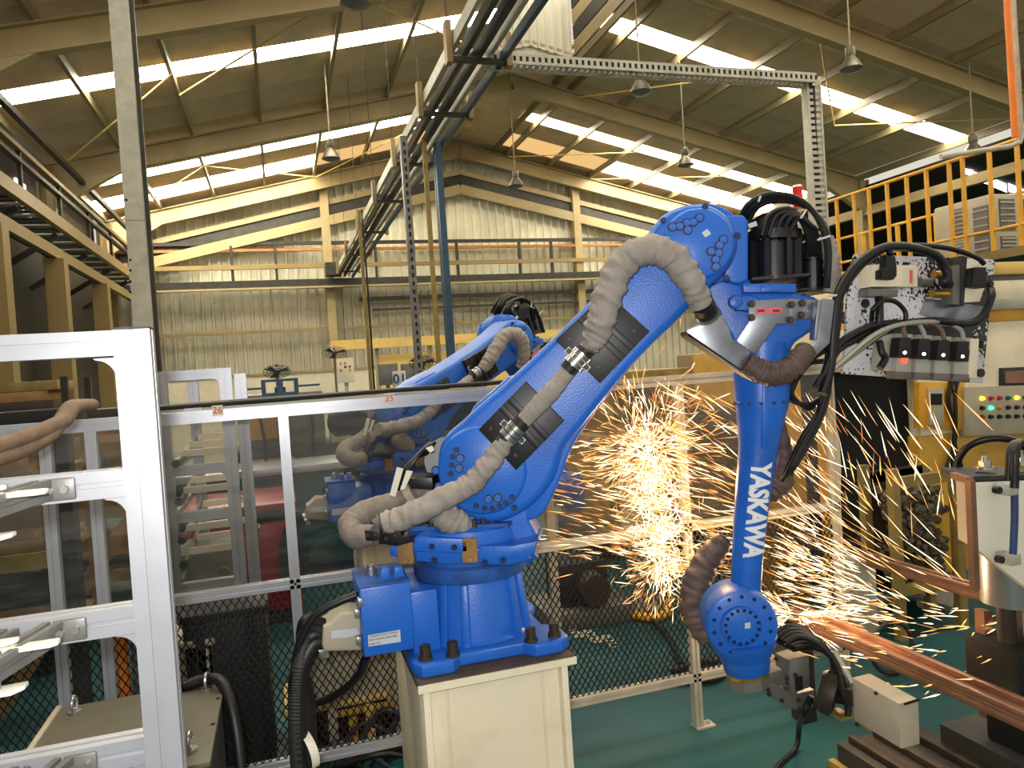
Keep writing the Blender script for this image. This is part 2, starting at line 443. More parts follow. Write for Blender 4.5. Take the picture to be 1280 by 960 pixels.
# ridge monitor
o = struct('wall_monitor', corr(5.0, 7.3, lambda x: rz(x) - 0.1, 10.6, 16.52, 0.2, 0.04), M['sheet_wall'])
for x in (5.0, 7.3):
    for k in range(4):
        struct('fascia_board', bb(BM(), x - 0.05, x + 0.05, -4, 16.5, rz(5.0) + 0.02 + k * 0.36, rz(5.0) + 0.34 + k * 0.36), M['dark_steel' if k % 2 else 'rafter'], o)
wn = bpy.data.objects.new('window_%d' % win, None); COL.objects.link(wn); wn['kind'] = 'structure'; win += 1
for k in range(14):
    bm = BM(); bb(bm, 5.0, 7.3, 16.5 - (k + 1) * 1.4 + 0.05, 16.5 - k * 1.4, 10.6, 10.62)
    struct('pane', bm, M['skylight_monitor'], wn)
    struct('monitor_bar', bb(BM(), 5.0, 7.3, 16.5 - (k + 1) * 1.4 - 0.05, 16.5 - (k + 1) * 1.4 + 0.05, 10.45, 10.59), M['rafter'], wn)
# portal frames
def portal(n, y, col=True):
    o = bpy.data.objects.new('trim_%d' % n, None); COL.objects.link(o); o['kind'] = 'structure'
    for xe in (XL, XE):
        s = 1 if xe > XR else -1
        top = (lambda x: rz(x) - 0.20)
        bm = BM(); L = (XR, y, top(XR)); E = (xe, y, top(xe)); dz = V((0, 0, -0.42))
        beam(bm, V(L) + dz / 2, V(E) + dz / 2, 0.02, 0.40); beam(bm, L, E, 0.20, 0.03); beam(bm, V(L) + dz, V(E) + dz, 0.20, 0.03)
        k = xe - s * 1.5
        prism(bm, [(k, y - 0.09, top(k) - 0.43), (xe, y - 0.09, top(xe) - 0.43), (xe, y - 0.09, top(xe) - 1.0)], (0, 0.18, 0))
        struct('rafter', bm, M['rafter'], o)
        bm = BM(); bb(bm, xe - 0.16, xe - 0.13, y - 0.11, y + 0.11, 0, rz(xe) - 0.2); bb(bm, xe + 0.13, xe + 0.16, y - 0.11, y + 0.11, 0, rz(xe) - 0.2); bb(bm, xe - 0.14, xe + 0.14, y - 0.015, y + 0.015, 0, rz(xe) - 0.2)
        struct('column', bm, M['dark_cream' if xe < 0 else 'rafter'], o)  # left columns get the darker cream, their shade put into the colour
for i, y in enumerate((23.75, 18.0, 12.0, 6.0, 0.0)): portal(i + 1, y)
# wind bracing rods under the roof
br = bpy.data.objects.new('trim_6', None); COL.objects.link(br); br['kind'] = 'structure'
for (xa, ya, xb, yb) in ((-4, 17.8, -1.4, 14.2), (-1.4, 15.2, 1.5, 12.2), (1.5, 12.2, 4.4, 15.4), (-4, 23.5, -1.4, 20), (-1.4, 20, 1.5, 23.5), (1.5, 23.5, 4.4, 20.2), (7.7, 23.4, 10.7, 20.3), (10.7, 23.4, 13.7, 20.2), (7.7, 18.2, 10.7, 14.3), (10.7, 12.3, 13.7, 15.4), (13.7, 15.4, 16.8, 12.3)):
    struct('brace_rod', cyl(BM(), (xa, ya, rz(xa) - 0.3), (xb, yb, rz(xb) - 0.3), 0.018, None, 6), M['pale_yellow'], br)
# left side: dark cladding, crane beam, walkway; its shade is painted into the steel tones
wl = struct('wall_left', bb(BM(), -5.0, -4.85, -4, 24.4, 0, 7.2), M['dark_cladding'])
for z, x, h, mn in ((6.25, -3.7, 0.10, 'dark_steel'), (5.62, -3.62, 0.07, 'dark_cream'), (5.42, -3.62, 0.06, 'dark_steel'), (4.88, -3.62, 0.22, 'dark_cream'), (4.36, -3.75, 0.20, 'dark_cream'), (4.72, -4.35, 0.2, 'dark_steel')):
    struct('runway_beam', bb(BM(), x - 0.05, x + 0.05, 4, 24, z - h / 2, z + h / 2), M[mn], wl)
for i in range(64):
    y = 6 + i * 0.28
    struct('walkway_slat', bb(BM(), -4.4, -3.66, y, y + 0.13, 4.80, 4.83), M['dark_steel' if i % 3 else 'galvanised'], wl)
for y in (9.0, 11.2, 13.4, 15.6, 17.8, 20, 22.2):
    struct('handrail_post', bb(BM(), -3.66, -3.60, y - 0.03, y + 0.03, 4.9, 5.65), M['dark_steel'], wl)
    struct('walkway_bracket', beam(BM(), (-4.8, y, 4.0), (-3.7, y, 4.7), 0.08, 0.1), M['dark_steel'], wl)
for y in (12.4, 15.6, 19.2):
    struct('runway_post', bb(BM(), -3.92, -3.6, y - 0.15, y + 0.15, 0, 4.25), M['dark_cream'], wl)
wn = bpy.data.objects.new('window_%d' % win, None); COL.objects.link(wn); wn['kind'] = 'structure'; win += 1
for (a, b, c, d) in ((20, 172, 30, 182), (20, 222, 33, 240), (19, 240, 34, 252), (22, 252, 37, 262), (30, 262, 40, 273)):
    p, q = at(a, b, 'X', -4.8), at(c, d, 'X', -4.8)
    struct('pane', bb(BM(), -4.84, -4.80, p.y, q.y, min(p.z, q.z), max(p.z, q.z)), M['clerestory'], wn)
# right side aisle
def az(x): return 6.35 - 0.2 * (x - XE)
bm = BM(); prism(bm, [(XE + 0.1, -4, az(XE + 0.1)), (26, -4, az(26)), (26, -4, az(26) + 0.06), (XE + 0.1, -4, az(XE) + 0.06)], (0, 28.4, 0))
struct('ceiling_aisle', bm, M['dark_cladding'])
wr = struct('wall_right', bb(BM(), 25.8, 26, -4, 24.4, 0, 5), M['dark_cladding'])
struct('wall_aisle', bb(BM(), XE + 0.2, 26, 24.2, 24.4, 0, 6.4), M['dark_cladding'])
struct('eaves_beam', bb(BM(), XE - 0.1, XE + 0.1, -4, 24.4, 5.5, 5.75), M['rafter'], wr)
wn = bpy.data.objects.new('window_%d' % win, None); COL.objects.link(wn); wn['kind'] = 'structure'; win += 1
for (q) in (((1119, 233), (1141, 227), (1143, 244), (1120, 247)), ((1142, 226), (1163, 220), (1165, 238), (1144, 243)), ((1165, 219), (1184, 213), (1186, 231), (1167, 237)), ((1186, 214), (1203, 217), (1204, 228), (1187, 231)), ((1141, 218), (1158, 213), (1158, 218), (1141, 223)), ((1160, 213), (1180, 207), (1180, 212), (1160, 218))):
    pts = [at(x, y, 'X', 25.6) for x, y in q]
    struct('pane', prism(BM(), pts, (0.06, 0, 0)), M['clerestory'], wn)
wn = bpy.data.objects.new('window_%d' % win, None); COL.objects.link(wn); wn['kind'] = 'structure'; win += 1
def aisle_pt(x, y):
    d = ray(x, y); n = V((0.2, 0, 1)); t = (6.30 + 0.2 * XE - CAM.dot(n)) / d.dot(n); return CAM + d * t
for q in (((1207, 212), (1217, 214), (1217, 221), (1207, 218)), ((1218, 216), (1238, 223), (1240, 232), (1219, 226)), ((1241, 224), (1258, 231), (1259, 241), (1242, 234)), ((1260, 230), (1280, 238), (1280, 243), (1261, 240)), ((1297, 240), (1282, 236), (1282, 243), (1297, 247))):
    struct('pane', prism(BM(), [aisle_pt(*p) for p in q], (0, 0, 0.03)), M['clerestory'], wn)
# ---------------------------------------------------------------- the robots
PX, PY = 0.59, 2.52          # base axis
PT = 0.765                   # pedestal top
ped = thing('robot_pedestal', 'cream steel plinth carrying the large blue robot in front', 'pedestal', (PX, PY, 0))
bm = BM(); bb(bm, 0.335, 0.845, 2.22, 2.84, PT - 0.022, PT, 0.003); PEDTOP = obj('top_plate', bm, M['brown_top'], ped); PEDTOP['label'] = 'dusty brown top plate'
obj('plate_edge', prism(BM(), [(0.333, 2.215, PT - 0.026), (0.847, 2.215, PT - 0.026), (0.847, 2.215, PT - 0.003), (0.333, 2.215, PT - 0.003)], (0, 0.006, 0)), M['cream_paint'], ped)
bm = BM(); bb(bm, 0.372, 0.812, 2.272, 2.80, 0.02, PT - 0.022); obj('web_box', bm, M['cream_paint'], ped)
for x in (0.35, 0.80): obj('flange', bb(BM(), x, x + 0.022, 2.235, 2.83, 0.0, PT - 0.022, 0.002), M['cream_paint'], ped)
obj('foot_plate', bb(BM(), 0.25, 0.93, 2.14, 2.92, 0.0, 0.02), M['cream_paint'], ped)
for x in (0.43, 0.745):
    obj('weld_seam', cyl(BM(), (x, 2.268, 0.03), (x, 2.268, PT - 0.03), 0.005, None, 6), M['cream_paint'], ped)

rob = thing('welding_robot', 'large blue six-axis robot arm bolted on the cream plinth, lettering down its forearm', 'robot', (PX, PY, PT), 'six-axis robot arms')
STAGE = {}
def rp(stage, name, bm, mn, parent=None, label=None, sharp=38):
    o = obj(name, bm, M[mn], parent or rob, sharp)
    if label: o['label'] = label
    if parent is None: STAGE[o] = stage
    return o
def rput(stage, name, me, loc, parent=None, mn=None):
    o = put(name, me, loc, parent or rob)
    if parent is None: STAGE[o] = stage
    return o
BOLT_BLUE = bolt_mesh(0.008, 0.004); BOLT_BLUE.materials.append(M['bolt_blue'])
b_ = BM(); cyl(b_, (0, 0, 0), (0, -0.002, 0), 0.0150, None, 18); nf = len(b_.faces); cyl(b_, (0, -0.002, 0), (0, -0.006, 0), 0.0108, None, 16); cyl(b_, (0, -0.006, 0), (0, -0.008, 0), 0.0055, None, 6)
b_.faces.ensure_lookup_table()
for f in b_.faces[nf:]: f.material_index = 1
bmesh.ops.recalc_face_normals(b_, faces=b_.faces[:]); BOLT_BIG = bpy.data.meshes.new('cap_bolt'); b_.to_mesh(BOLT_BIG); b_.free(); BOLT_BIG.materials.append(M['black_plate']); BOLT_BIG.materials.append(M['robot_blue'])
BOLT_DARK = bolt_mesh(0.010, 0.008); BOLT_DARK.materials.append(M['cast_iron'])
for me in (BOLT_BLUE, BOLT_BIG, BOLT_DARK):
    me.polygons.foreach_set('use_smooth', [False] * len(me.polygons))

# --- base
bm = BM()
lobes = [(-0.255, -0.235), (-0.235, -0.265), (-0.135, -0.265), (-0.105, -0.225), (0.105, -0.225), (0.135, -0.265), (0.225, -0.265), (0.262, -0.23), (0.262, -0.12), (0.22, -0.09), (0.22, 0.09), (0.262, 0.12), (0.262, 0.23), (0.225, 0.265), (-0.225, 0.265), (-0.262, 0.23), (-0.262, 0.12), (-0.22, 0.09), (-0.22, -0.09), (-0.262, -0.13)]
prism(bm, [(PX + a, PY + b, PT) for a, b in lobes], (0, 0, 0.045), 0.010, 3)
rp(0, 'base_flange', bm, 'robot_blue')
bm = BM(); lathe(bm, (PX, PY, PT + 0.045), (0, 0, 1), [(0, 0.195), (0.01, 0.185), (0.20, 0.165), (0.215, 0.16)], 40)
for a in (-2.35, -1.95, -0.95, -0.55, 0.5, 2.2):
    c, s = math.cos(a), math.sin(a)
    beam(bm, (PX + 0.19 * c, PY + 0.19 * s, PT + 0.03), (PX + 0.165 * c, PY + 0.165 * s, PT + 0.24), 0.028, 0.03, (c, s, 0), 0.006)
base_body = rp(0, 'base_body', bm, 'robot_blue')
bm = BM(); lathe(bm, (PX, PY, PT + 0.245), (0, 0, 1), [(0, 0.16), (0.0, 0.192), (0.006, 0.196), (0.045, 0.196), (0.05, 0.19), (0.055, 0.182), (0.075, 0.182), (0.08, 0.186)], 40)
rp(0, 'base_collar', bm, 'robot_grime', label='grimy collar ring')
zc = PT + 0.25
for x, y in ((530, 797), (567.5, 795), (656, 780), (687, 776)):
    pass
bd = bpy.data.meshes.new('anchor_bolt'); b_ = BM(); cyl(b_, (0, 0, 0), (0, 0, 0.012), 0.022, None, 14); cyl(b_, (0, 0, 0.012), (0, 0, 0.045), 0.017, None, 12); bmesh.ops.recalc_face_normals(b_, faces=b_.faces[:]); b_.to_mesh(bd); b_.free(); bd.materials.append(M['cast_iron'])
for a, b in ((-0.215, -0.225), (-0.13, -0.235), (0.13, -0.235), (0.215, -0.225), (-0.225, 0.22), (0.225, 0.22)):
    rput(0, 'anchor_bolt', bd, (PX + a, PY + b, PT + 0.045))
# connector box on the left of the base
bm = BM(); bb(bm, 0.192, 0.352, 2.35, 2.60, 0.828, 1.045, 0.006); bb(bm, 0.35, 0.44, 2.365, 2.62, 0.80, 1.005, 0.008)
jb = rp(0, 'connector_box', bm, 'robot_blue')
obj('lid', bb(BM(), 0.19, 0.353, 2.347, 2.602, 1.045, 1.051, 0.002), M['robot_grime'], jb)['label'] = 'dusty lid'
bm = BM(); cyl(bm, (0.245, 2.48, 1.05), (0.245, 2.48, 1.075), 0.020, None, 18); cyl(bm, (0.245, 2.48, 1.075), (0.245, 2.48, 1.083), 0.014, None, 18)
obj('cap_screw', bm, M['steel'], jb)
for x in (0.282, 0.325): obj('cable_gland', prism(BM(), [(x - 0.018, 2.40, 1.05), (x + 0.018, 2.40, 1.05), (x + 0.012, 2.40, 1.082), (x - 0.012, 2.40, 1.082)], (0, 0.05, 0), 0.003), M['robot_blue'], jb)
pl = obj('name_plate', prism(BM(), pp([(460, 794), (500, 787), (501, 802), (460, 808)], 2.349), (0, -0.002, 0)), M['sticker'], jb)
pl['label'] = 'silver name plate'
for k, (s, x, zz) in enumerate((('THE MANIPULATOR AND THE CONTROLLER', 0, 0.012), ('SHOULD HAVE SAME ORDER NUMBER', -0.004, 0.001), ('ORDER NO', -0.034, -0.012))):
    me = text(s, 0.0085 if k < 2 else 0.008, 0.0002); c = (at(460, 801, 'Y', 2.346) + at(500.5, 794.5, 'Y', 2.346)) / 2
    wd = max(v.co.x for v in me.vertices) - min(v.co.x for v in me.vertices); f_ = min(1, 0.088 / wd)
    me.transform(Matrix.Translation(c + V((x, 0, zz))) @ Matrix.Rotation(R(90), 4, 'X') @ Matrix.Diagonal((f_, 1, 1, 1)))
    mobj('plate_print', me, M['ink'], pl)
# silver plug and its collar on the box's end
bm = BM(); prism(bm, pp([(453, 768), (447, 765), (425, 766), (411, 780), (404, 784), (402, 806), (405, 815), (452, 814)], 2.42), (0, 0.12, 0), 0.010, 3)
pg = rp(0, 'plug_housing', bm, 'cream_box', label='silver-grey cable plug')
obj('plug_ring', cyl(BM(), at(408, 808, 'Y', 2.47), at(399, 812, 'Y', 2.47), 0.036, None, 20), M['steel'], pg)
obj('plug_clip', slab(BM(), [(414, 790), (434, 786), (446, 785), (450, 792), (436, 797), (414, 798)], 2.415, 2.42), M['sticker'], pg)
for x, y in ((450, 752), (446, 766), (448, 800)): obj('latch', box(BM(), at(x, y, 'Y', 2.36), (0.016, 0.03, 0.026), None, 0.003), M['steel'], pg)

# --- slewing head: from here the parts are laid out in the frame of the slewed arm and turned by SLEW about the base axis
SLEW = R(-23)
WORLD_VIEW = (CAM, FW, RT, UP)
def slewed_view():
    global CAM, FW, RT, UP
    q = Matrix.Rotation(-SLEW, 3, 'Z'); o = V((PX, PY, 0))
    CAM = q @ (CAM - o) + o; FW = q @ FW; RT = q @ RT; UP = q @ UP
slewed_view()
bm = BM(); lathe(bm, (PX, PY, PT + 0.325), (0, 0, 1), [(0, 0.17), (0.005, 0.205), (0.05, 0.21), (0.09, 0.205), (0.10, 0.18)], 40)
rp(1, 'slewing_ring', bm, 'robot_blue')
bm = BM()
slab(bm, [(516, 676), (522, 672), (582, 674), (590, 678), (590, 684), (634, 694), (660, 690), (662, 700), (640, 707), (560, 706), (520, 702)], 2.315, 2.40, 0.008)
slab(bm, [(517, 674), (524, 671), (586, 674), (586, 692), (517, 690)], 2.30, 2.36, 0.007)
slab(bm, [(596, 694), (600, 682), (640, 682), (672, 676), (668, 692), (650, 704), (600, 705)], 2.31, 2.5, 0.008)
slab(bm, [(487, 684), (499, 682), (501, 697), (487, 696)], 2.38, 2.5, 0.006)
slab(bm, [(502, 683), (520, 676), (520, 694), (502, 697)], 2.36, 2.6, 0.006)
head = rp(1, 'slewing_head', bm, 'robot_blue')
for x0, y0 in ((587, 688), (507, 690)):
    bm = BM(); p = at(x0, y0, 'Y', 2.306); box(bm, p, (0.052, 0.012, 0.080), None, 0.006)
    for dz in (-0.026, 0.022): cyl(bm, p + V((0, -0.004, dz)), p + V((0, -0.013, dz)), 0.009, None, 10)
    obj('stop_block', bm, M['wood'], head)['label'] = 'greasy brown stop block'
for x, y in ((540, 683), (568, 684), (543, 700), (606, 703), (629, 700)): rput(1, 'bolt', BOLT_BLUE, at(x, y, 'Y', 2.30))
for k in range(13):
    t = -2.6 + k * 0.19
    rput(1, 'ring_bolt', bd, (PX + 0.165 * math.cos(t), PY + 0.165 * math.sin(t), PT + 0.425)).scale = (0.55,) * 3
bm = BM(); prism(bm, [(PX - 0.2, 2.36, 1.185), (PX + 0.16, 2.36, 1.185), (PX + 0.2, 2.5, 1.185), (PX + 0.2, 2.7, 1.185), (PX - 0.2, 2.7, 1.185)], (0, 0, 0.012))
rp(1, 'head_top', bm, 'robot_grime', label='greasy top face')
bm = BM()
slab(bm, [(592, 640), (600, 600), (650, 590), (668, 625), (661, 650), (675, 676), (657, 688), (592, 690)], 2.40, 2.56, 0.012, 3)
slab(bm, [(560, 690), (566, 600), (572, 560), (590, 545), (615, 545), (640, 570), (655, 620), (660, 690)], 2.60, 2.80, 0.02, 3)
rp(1, 'shoulder_yoke', bm, 'robot_blue')
bm = BM(); cyl(bm, at(655, 700, 'Y', 2.42), at(668, 690, 'Y', 2.42), 0.02, None, 12)
rp(1, 'lifting_lug', bm, 'robot_blue')
# motors and wiring behind the shoulder
bm = BM(); slab(bm, [(536, 560), (556, 556), (556, 612), (536, 612)], 2.62, 2.74, 0.008); slab(bm, [(504, 598), (540, 597), (542, 612), (505, 611)], 2.45, 2.58, 0.004)
cyl(bm, at(560, 575, 'Y', 2.60), at(560, 575, 'Y', 2.90), 0.085, None, 20)
rp(1, 'shoulder_motor', bm, 'motor_black')
for q in ([(487, 619), (496, 584), (504, 586), (494, 621)], [(500, 613), (508, 588), (516, 589), (506, 611)], [(532, 560), (540, 557), (543, 563), (538, 566)]):
    rp(1, 'cable_tag', slab(BM(), q, 2.43, 2.434), 'white_paint', label='white tag')
bm = BM()
for k in range(5):
    cable(bm, [at(506 - k * 2, 612, 'Y', 2.46), at(504 + k * 3, 590 - k * 3, 'Y', 2.44), at(520 + k * 4, 572 - k * 4, 'Y', 2.5), at(535 + k * 2, 566 - k * 3, 'Y', 2.6)], 0.008, 6, 6)
for k in range(3):
    cable(bm, [at(468, 672 - 3 * k, 'Y', 2.34), at(500, 665 - 4 * k, 'Y', 2.36), at(528, 650 - 4 * k, 'Y', 2.42), at(548, 640, 'Y', 2.5)], 0.009, 6, 6)
rp(1, 'shoulder_cables', bm, 'cable_black')
bm = BM()
for k in range(4): cable(bm, [at(500 + k * 6, 655, 'Y', 2.5), at(515 + k * 5, 640 - k * 3, 'Y', 2.48), at(535, 628 - k * 4, 'Y', 2.5)], 0.010, 6, 6)
rp(1, 'shoulder_conduit', bm, 'hose_dusty')

# --- lower arm
out = smooth_loop([(546, 585), (549, 558), (560, 541), (575, 528), (602, 503), (640, 470), (690, 423), (746, 367), (790, 317), (816, 283), (830, 267), (850, 257), (873, 253), (897, 259), (914, 274), (922, 294), (921, 314), (908, 338), (884, 362), (859, 388), (795, 452), (731, 530), (706, 562), (692, 600), (668, 630), (645, 646), (620, 654), (590, 652), (565, 640), (551, 615)], 3)
bm = BM(); slab(bm, out, 2.37, 2.58, 0.028, 4)
slab(bm, smooth_loop([(800, 442), (735, 528), (712, 566), (700, 600), (680, 640), (660, 650), (652, 630), (680, 590), (700, 540), (770, 455)], 3), 2.40, 2.62, 0.02, 3)
slab(bm, [(585, 522), (592, 508), (636, 470), (650, 478), (640, 500)], 2.40, 2.56, 0.012)
larm = rp(2, 'lower_arm', bm, 'robot_blue')
def disc(cx, cy, rpx, y0, y1, rim=0.012, seg=48):
    c = at(cx, cy, 'Y', y0); e = at(cx + rpx, cy, 'Y', y0); r_ = (e - c).length
    return lathe(BM(), c, (0, 1, 0), [(0, r_ - rim), (rim * 0.4, r_ - rim * 0.3), (rim, r_), (y1 - y0, r_)], seg)
rp(2, 'shoulder_disc', disc(602, 588, 56, 2.350, 2.40), 'robot_blue')
rp(2, 'elbow_disc', disc(873, 304, 46, 2.352, 2.40), 'robot_blue')
z8 = lambda x, y: (800 + x * 0.2031, 230 + y * 0.2031)
for x, y in ((200, 265), (245, 260), (287, 240), (328, 235), (366, 208), (293, 285), (513, 342), (488, 378), (437, 415), (483, 424), (465, 465), (467, 510)):
    rput(2, 'cap_bolt', BOLT_BIG, at(*z8(x, y), 'Y', 2.352))
for x, y in ((302, 200), (510, 458), (400, 140), (143, 226), (596, 316), (529, 577)): rput(2, 'bolt', BOLT_BLUE, at(*z8(x, y), 'Y', 2.366))
z3_ = lambda x, y: (420 + x * 0.2656, 560 + y * 0.2656)
for x, y in ((585, 48), (580, 95), (718, 240), (762, 235)): rput(2, 'cap_bolt', BOLT_BIG, at(*z3_(x, y), 'Y', 2.35))
for x, y in ((550, 40), (545, 80), (540, 120), (568, 8), (828, 230), (800, 258), (770, 272), (735, 285), (700, 283), (660, 272), (838, 280)): rput(2, 'bolt', BOLT_BLUE, at(*z3_(x, y), 'Y', 2.352))
for x, y in ((485, 180), (636, 335), (470, 105)): rput(2, 'bolt', BOLT_BIG, at(*z3_(x, y), 'Y', 2.372))
rp(2, 'sticker', slab(BM(), [(877, 291), (884, 286), (889, 292), (882, 297)], 2.351, 2.353), 'sticker', label='white square sticker')
# black cover plates
def cover(q, name, fold):
    bm = BM(); slab(bm, q, 2.345, 2.372, 0.003)
    a, b, c, d = [V((*p, 0)) for p in q]
    for t in fold:
        p1, p2 = a.lerp(d, t), b.lerp(c, t); p3, p4 = a.lerp(d, t + 0.10), b.lerp(c, t + 0.10)
        slab(bm, [(p1.x, p1.y), (p2.x, p2.y), (p4.x, p4.y), (p3.x, p3.y)], 2.337, 2.346, 0.003)
    o = rp(2, name, bm, 'black_plate', label='black cover plate')
    for u, v in ((0.15, 0.15), (0.8, 0.15), (0.8, 0.85), (0.3, 0.6)):
        p = a.lerp(d, v).lerp(b.lerp(c, v), u)
        put('plate_screw', BOLT_DARK, at(p.x, p.y, 'Y', 2.343), o).scale = (0.5, 0.5, 0.5)
    return o
cover([(694, 425), (750, 479), (812, 414), (758, 365)], 'cover_plate', (0.42, 0.62))
cover([(598, 537), (645, 588), (705, 526), (657, 477)], 'cover_plate', (0.42, 0.60))
# hose with its clamps along the lower arm
rnd = random.Random(3)
def sleeve(stage, pts, rads, name, mn, label=None, amp=0.13, n=18, seg=22):
    P = spline(pts, n); k = len(P); rr = []
    for i in range(k):
        t = i / (k - 1) * (len(rads) - 1); j = min(int(t), len(rads) - 2); rr.append(rads[j] + (rads[j + 1] - rads[j]) * (t - j))
    ph = [rnd.uniform(0, 6.28) for _ in range(k)]
    jit = [[rnd.uniform(-1, 1) for _ in range(seg)] for _ in range(k)]
    def wob(i, q):
        a = q * 2 * math.pi / seg
        return 1 + amp * (0.45 * math.sin(i * 0.55 + ph[0] + 2.2 * math.sin(a + i * 0.13)) + 0.40 * math.sin(i * 1.05 + ph[1] + 1.6 * math.sin(2 * a + i * 0.31)) + 0.22 * jit[i][q]) * (0.3 if i in (0, k - 1) else 1)
    bm = BM(); tube(bm, P, rr, seg, True, wob)
    return rp(stage, name, bm, mn, label=label, sharp=60)
YH = 2.30
sleeve(2, [at(478, 655, 'Y', 2.26), at(510, 645, 'Y', 2.27), at(560, 620, 'Y', 2.28), at(590, 603, 'Y', YH), at(615, 575, 'Y', YH), at(634, 548, 'Y', YH)], [0.036, 0.040, 0.036, 0.034, 0.028], 'hose_sleeve', 'hose_grey', 'grey fabric hose sleeve')
sleeve(2, [at(648, 534, 'Y', YH), at(665, 515, 'Y', YH), at(690, 488, 'Y', YH), at(710, 464, 'Y', YH)], [0.022, 0.028, 0.029, 0.024], 'hose_sleeve', 'hose_grey', 'grey fabric hose sleeve', 0.06)
sleeve(2, [at(737, 436, 'Y', YH), at(748, 410, 'Y', 2.28), at(760, 370, 'Y', 2.26), at(776, 332, 'Y', 2.26), at(806, 313, 'Y', 2.25), at(838, 320, 'Y', 2.25), at(862, 350, 'Y', 2.27), at(876, 381, 'Y', 2.31)], [0.030, 0.044, 0.046, 0.046, 0.044, 0.046, 0.042, 0.034], 'hose_sleeve', 'hose_grey', 'grey fabric hose sleeve')
def clamp(cx, cy, dx, dy):
    """band clamp; (dx, dy) is the hose direction in the picture"""
    L = math.hypot(dx, dy); dx, dy = dx / L, dy / L; nx, ny = -dy, dx
    o = rp(2, 'hose_clamp', slab(BM(), [(cx + nx * 19 + dx * 4, cy + ny * 19 + dy * 4), (cx + nx * 19 - dx * 4, cy + ny * 19 - dy * 4), (cx - nx * 19 - dx * 4, cy - ny * 19 - dy * 4), (cx - nx * 19 + dx * 4, cy - ny * 19 + dy * 4)], 2.333, 2.338), 'sticker', label='white clamp tabs with steel bands')
    for t in (-7, 0, 7):
        bm = BM(); cyl(bm, at(cx + dx * (t - 3), cy + dy * (t - 3), 'Y', 2.30), at(cx + dx * (t + 3), cy + dy * (t + 3), 'Y', 2.30), 0.034 - 0.003 * (t == 0), None, 22)
        obj('band', bm, M['steel'], o)
    for t in (-15, 15):
        bm = BM(); cyl(bm, at(cx + dx * (t - 5), cy + dy * (t - 5), 'Y', 2.30), at(cx + dx * (t + 5), cy + dy * (t + 5), 'Y', 2.30), 0.027, None, 18)
        obj('rubber_boot', bm, M['black_rubber'], o)
    for t in (-15, 15): put('clamp_screw', BOLT_DARK, at(cx + nx * t, cy + ny * t, 'Y', 2.333), o).scale = (0.7, 0.7, 0.7)
clamp(641, 540, 14, -15); clamp(722, 449, 14, -15)
# bracket that holds the hose at the base
bm = BM(); slab(bm, [(486, 642), (474, 662), (473, 680), (490, 682), (503, 671), (496, 655)], 2.24, 2.27, 0.004); slab(bm, [(455, 663), (474, 663), (476, 675), (457, 676)], 2.235, 2.25, 0.003)
hb = rp(1, 'hose_bracket', bm, 'black_plate', label='black hose bracket')
obj('bracket_foot', beam(BM(), at(488, 680, 'Y', 2.26), at(538, 668, 'Y', 2.40), 0.05, 0.008), M['black_plate'], hb)
for x, y in ((460, 669), (470, 668), (483, 673), (494, 669)): put('bracket_screw', BOLT_DARK, at(x, y, 'Y', 2.236), hb).scale = (0.5, 0.5, 0.5)
sleeve(1, [at(470, 668, 'Y', 2.36), at(446, 670, 'Y', 2.38), at(440, 655, 'Y', 2.42), at(460, 640, 'Y', 2.46), at(490, 630, 'Y', 2.48), at(512, 618, 'Y', 2.50), at(545, 610, 'Y', 2.54)], [0.032, 0.044, 0.046, 0.044, 0.04, 0.036, 0.036], 'hose_sleeve', 'hose_dusty', 'dusty ribbed hose', 0.05)
sleeve(1, [at(548, 630, 'Y', 2.38), at(556, 645, 'Y', 2.34), at(575, 655, 'Y', 2.36), at(588, 664, 'Y', 2.40)], [0.045, 0.05, 0.04, 0.03], 'hose_sleeve', 'hose_grey', 'grey fabric hose sleeve')
for a, b in ((514, 616), (470, 640)):
    p = at(a, b, 'Y', 2.475); rp(1, 'hose_band', cyl(BM(), p + V((-0.012, 0, -0.006)), p + V((0.012, 0, 0.006)), 0.047, None, 20), 'cream_box', label='cream hose band')

# --- upper arm
bm = BM()
slab(bm, [(914, 268), (930, 268), (936, 278), (936, 348), (942, 354), (997, 354), (998, 366), (1021, 371), (1023, 409), (995, 428), (988, 440), (920, 440), (912, 420), (893, 400), (880, 372), (862, 340), (856, 300), (880, 270)], 2.59, 2.80, 0.02, 3)
slab(bm, [(928, 354), (996, 354), (996, 366), (930, 366)], 2.55, 2.62, 0.008)
slab(bm, [(896, 270), (929, 268), (936, 275), (936, 350), (925, 356), (905, 352)], 2.565, 2.64, 0.012, 3)
slab(bm, [(916, 372), (936, 368), (950, 372), (950, 390), (920, 388)], 2.555, 2.62, 0.01)
el = rp(3, 'elbow_casting', bm, 'robot_blue')
rp(3, 'elbow_ring', disc(880, 306, 53, 2.575, 2.66, 0.006), 'robot_blue')
c_ = at(921, 377, 'Y', 2.55); rp(3, 'grease_boss', lathe(BM(), c_, (0, 1, 0), [(0, 0.014), (0.003, 0.022), (0.01, 0.024), (0.03, 0.024)], 20), 'robot_blue')
obj('eye_plate', slab(BM(), [(952, 357), (977, 356), (977, 364), (952, 365)], 2.542, 2.55, 0.004), M['robot_blue'], el)
AX = 2.66
ca, cb = at(953, 428, 'Y', AX), at(952, 504, 'Y', AX)
def pxr(n): return n * (AX - CAM.y) / FPX
d1 = cb - ca
bm = BM(); lathe(bm, ca, d1, [(0, pxr(33)), (d1.length * 0.42, pxr(32)), (d1.length * 0.55, pxr(33.5)), (d1.length * 0.98, pxr(31.5)), (d1.length, pxr(30))], 40)
beam(bm, at(957, 474, 'Y', AX - pxr(32)), at(956, 560, 'Y', AX - pxr(26)), 0.022, 0.012, (0, -1, 0), 0.004)
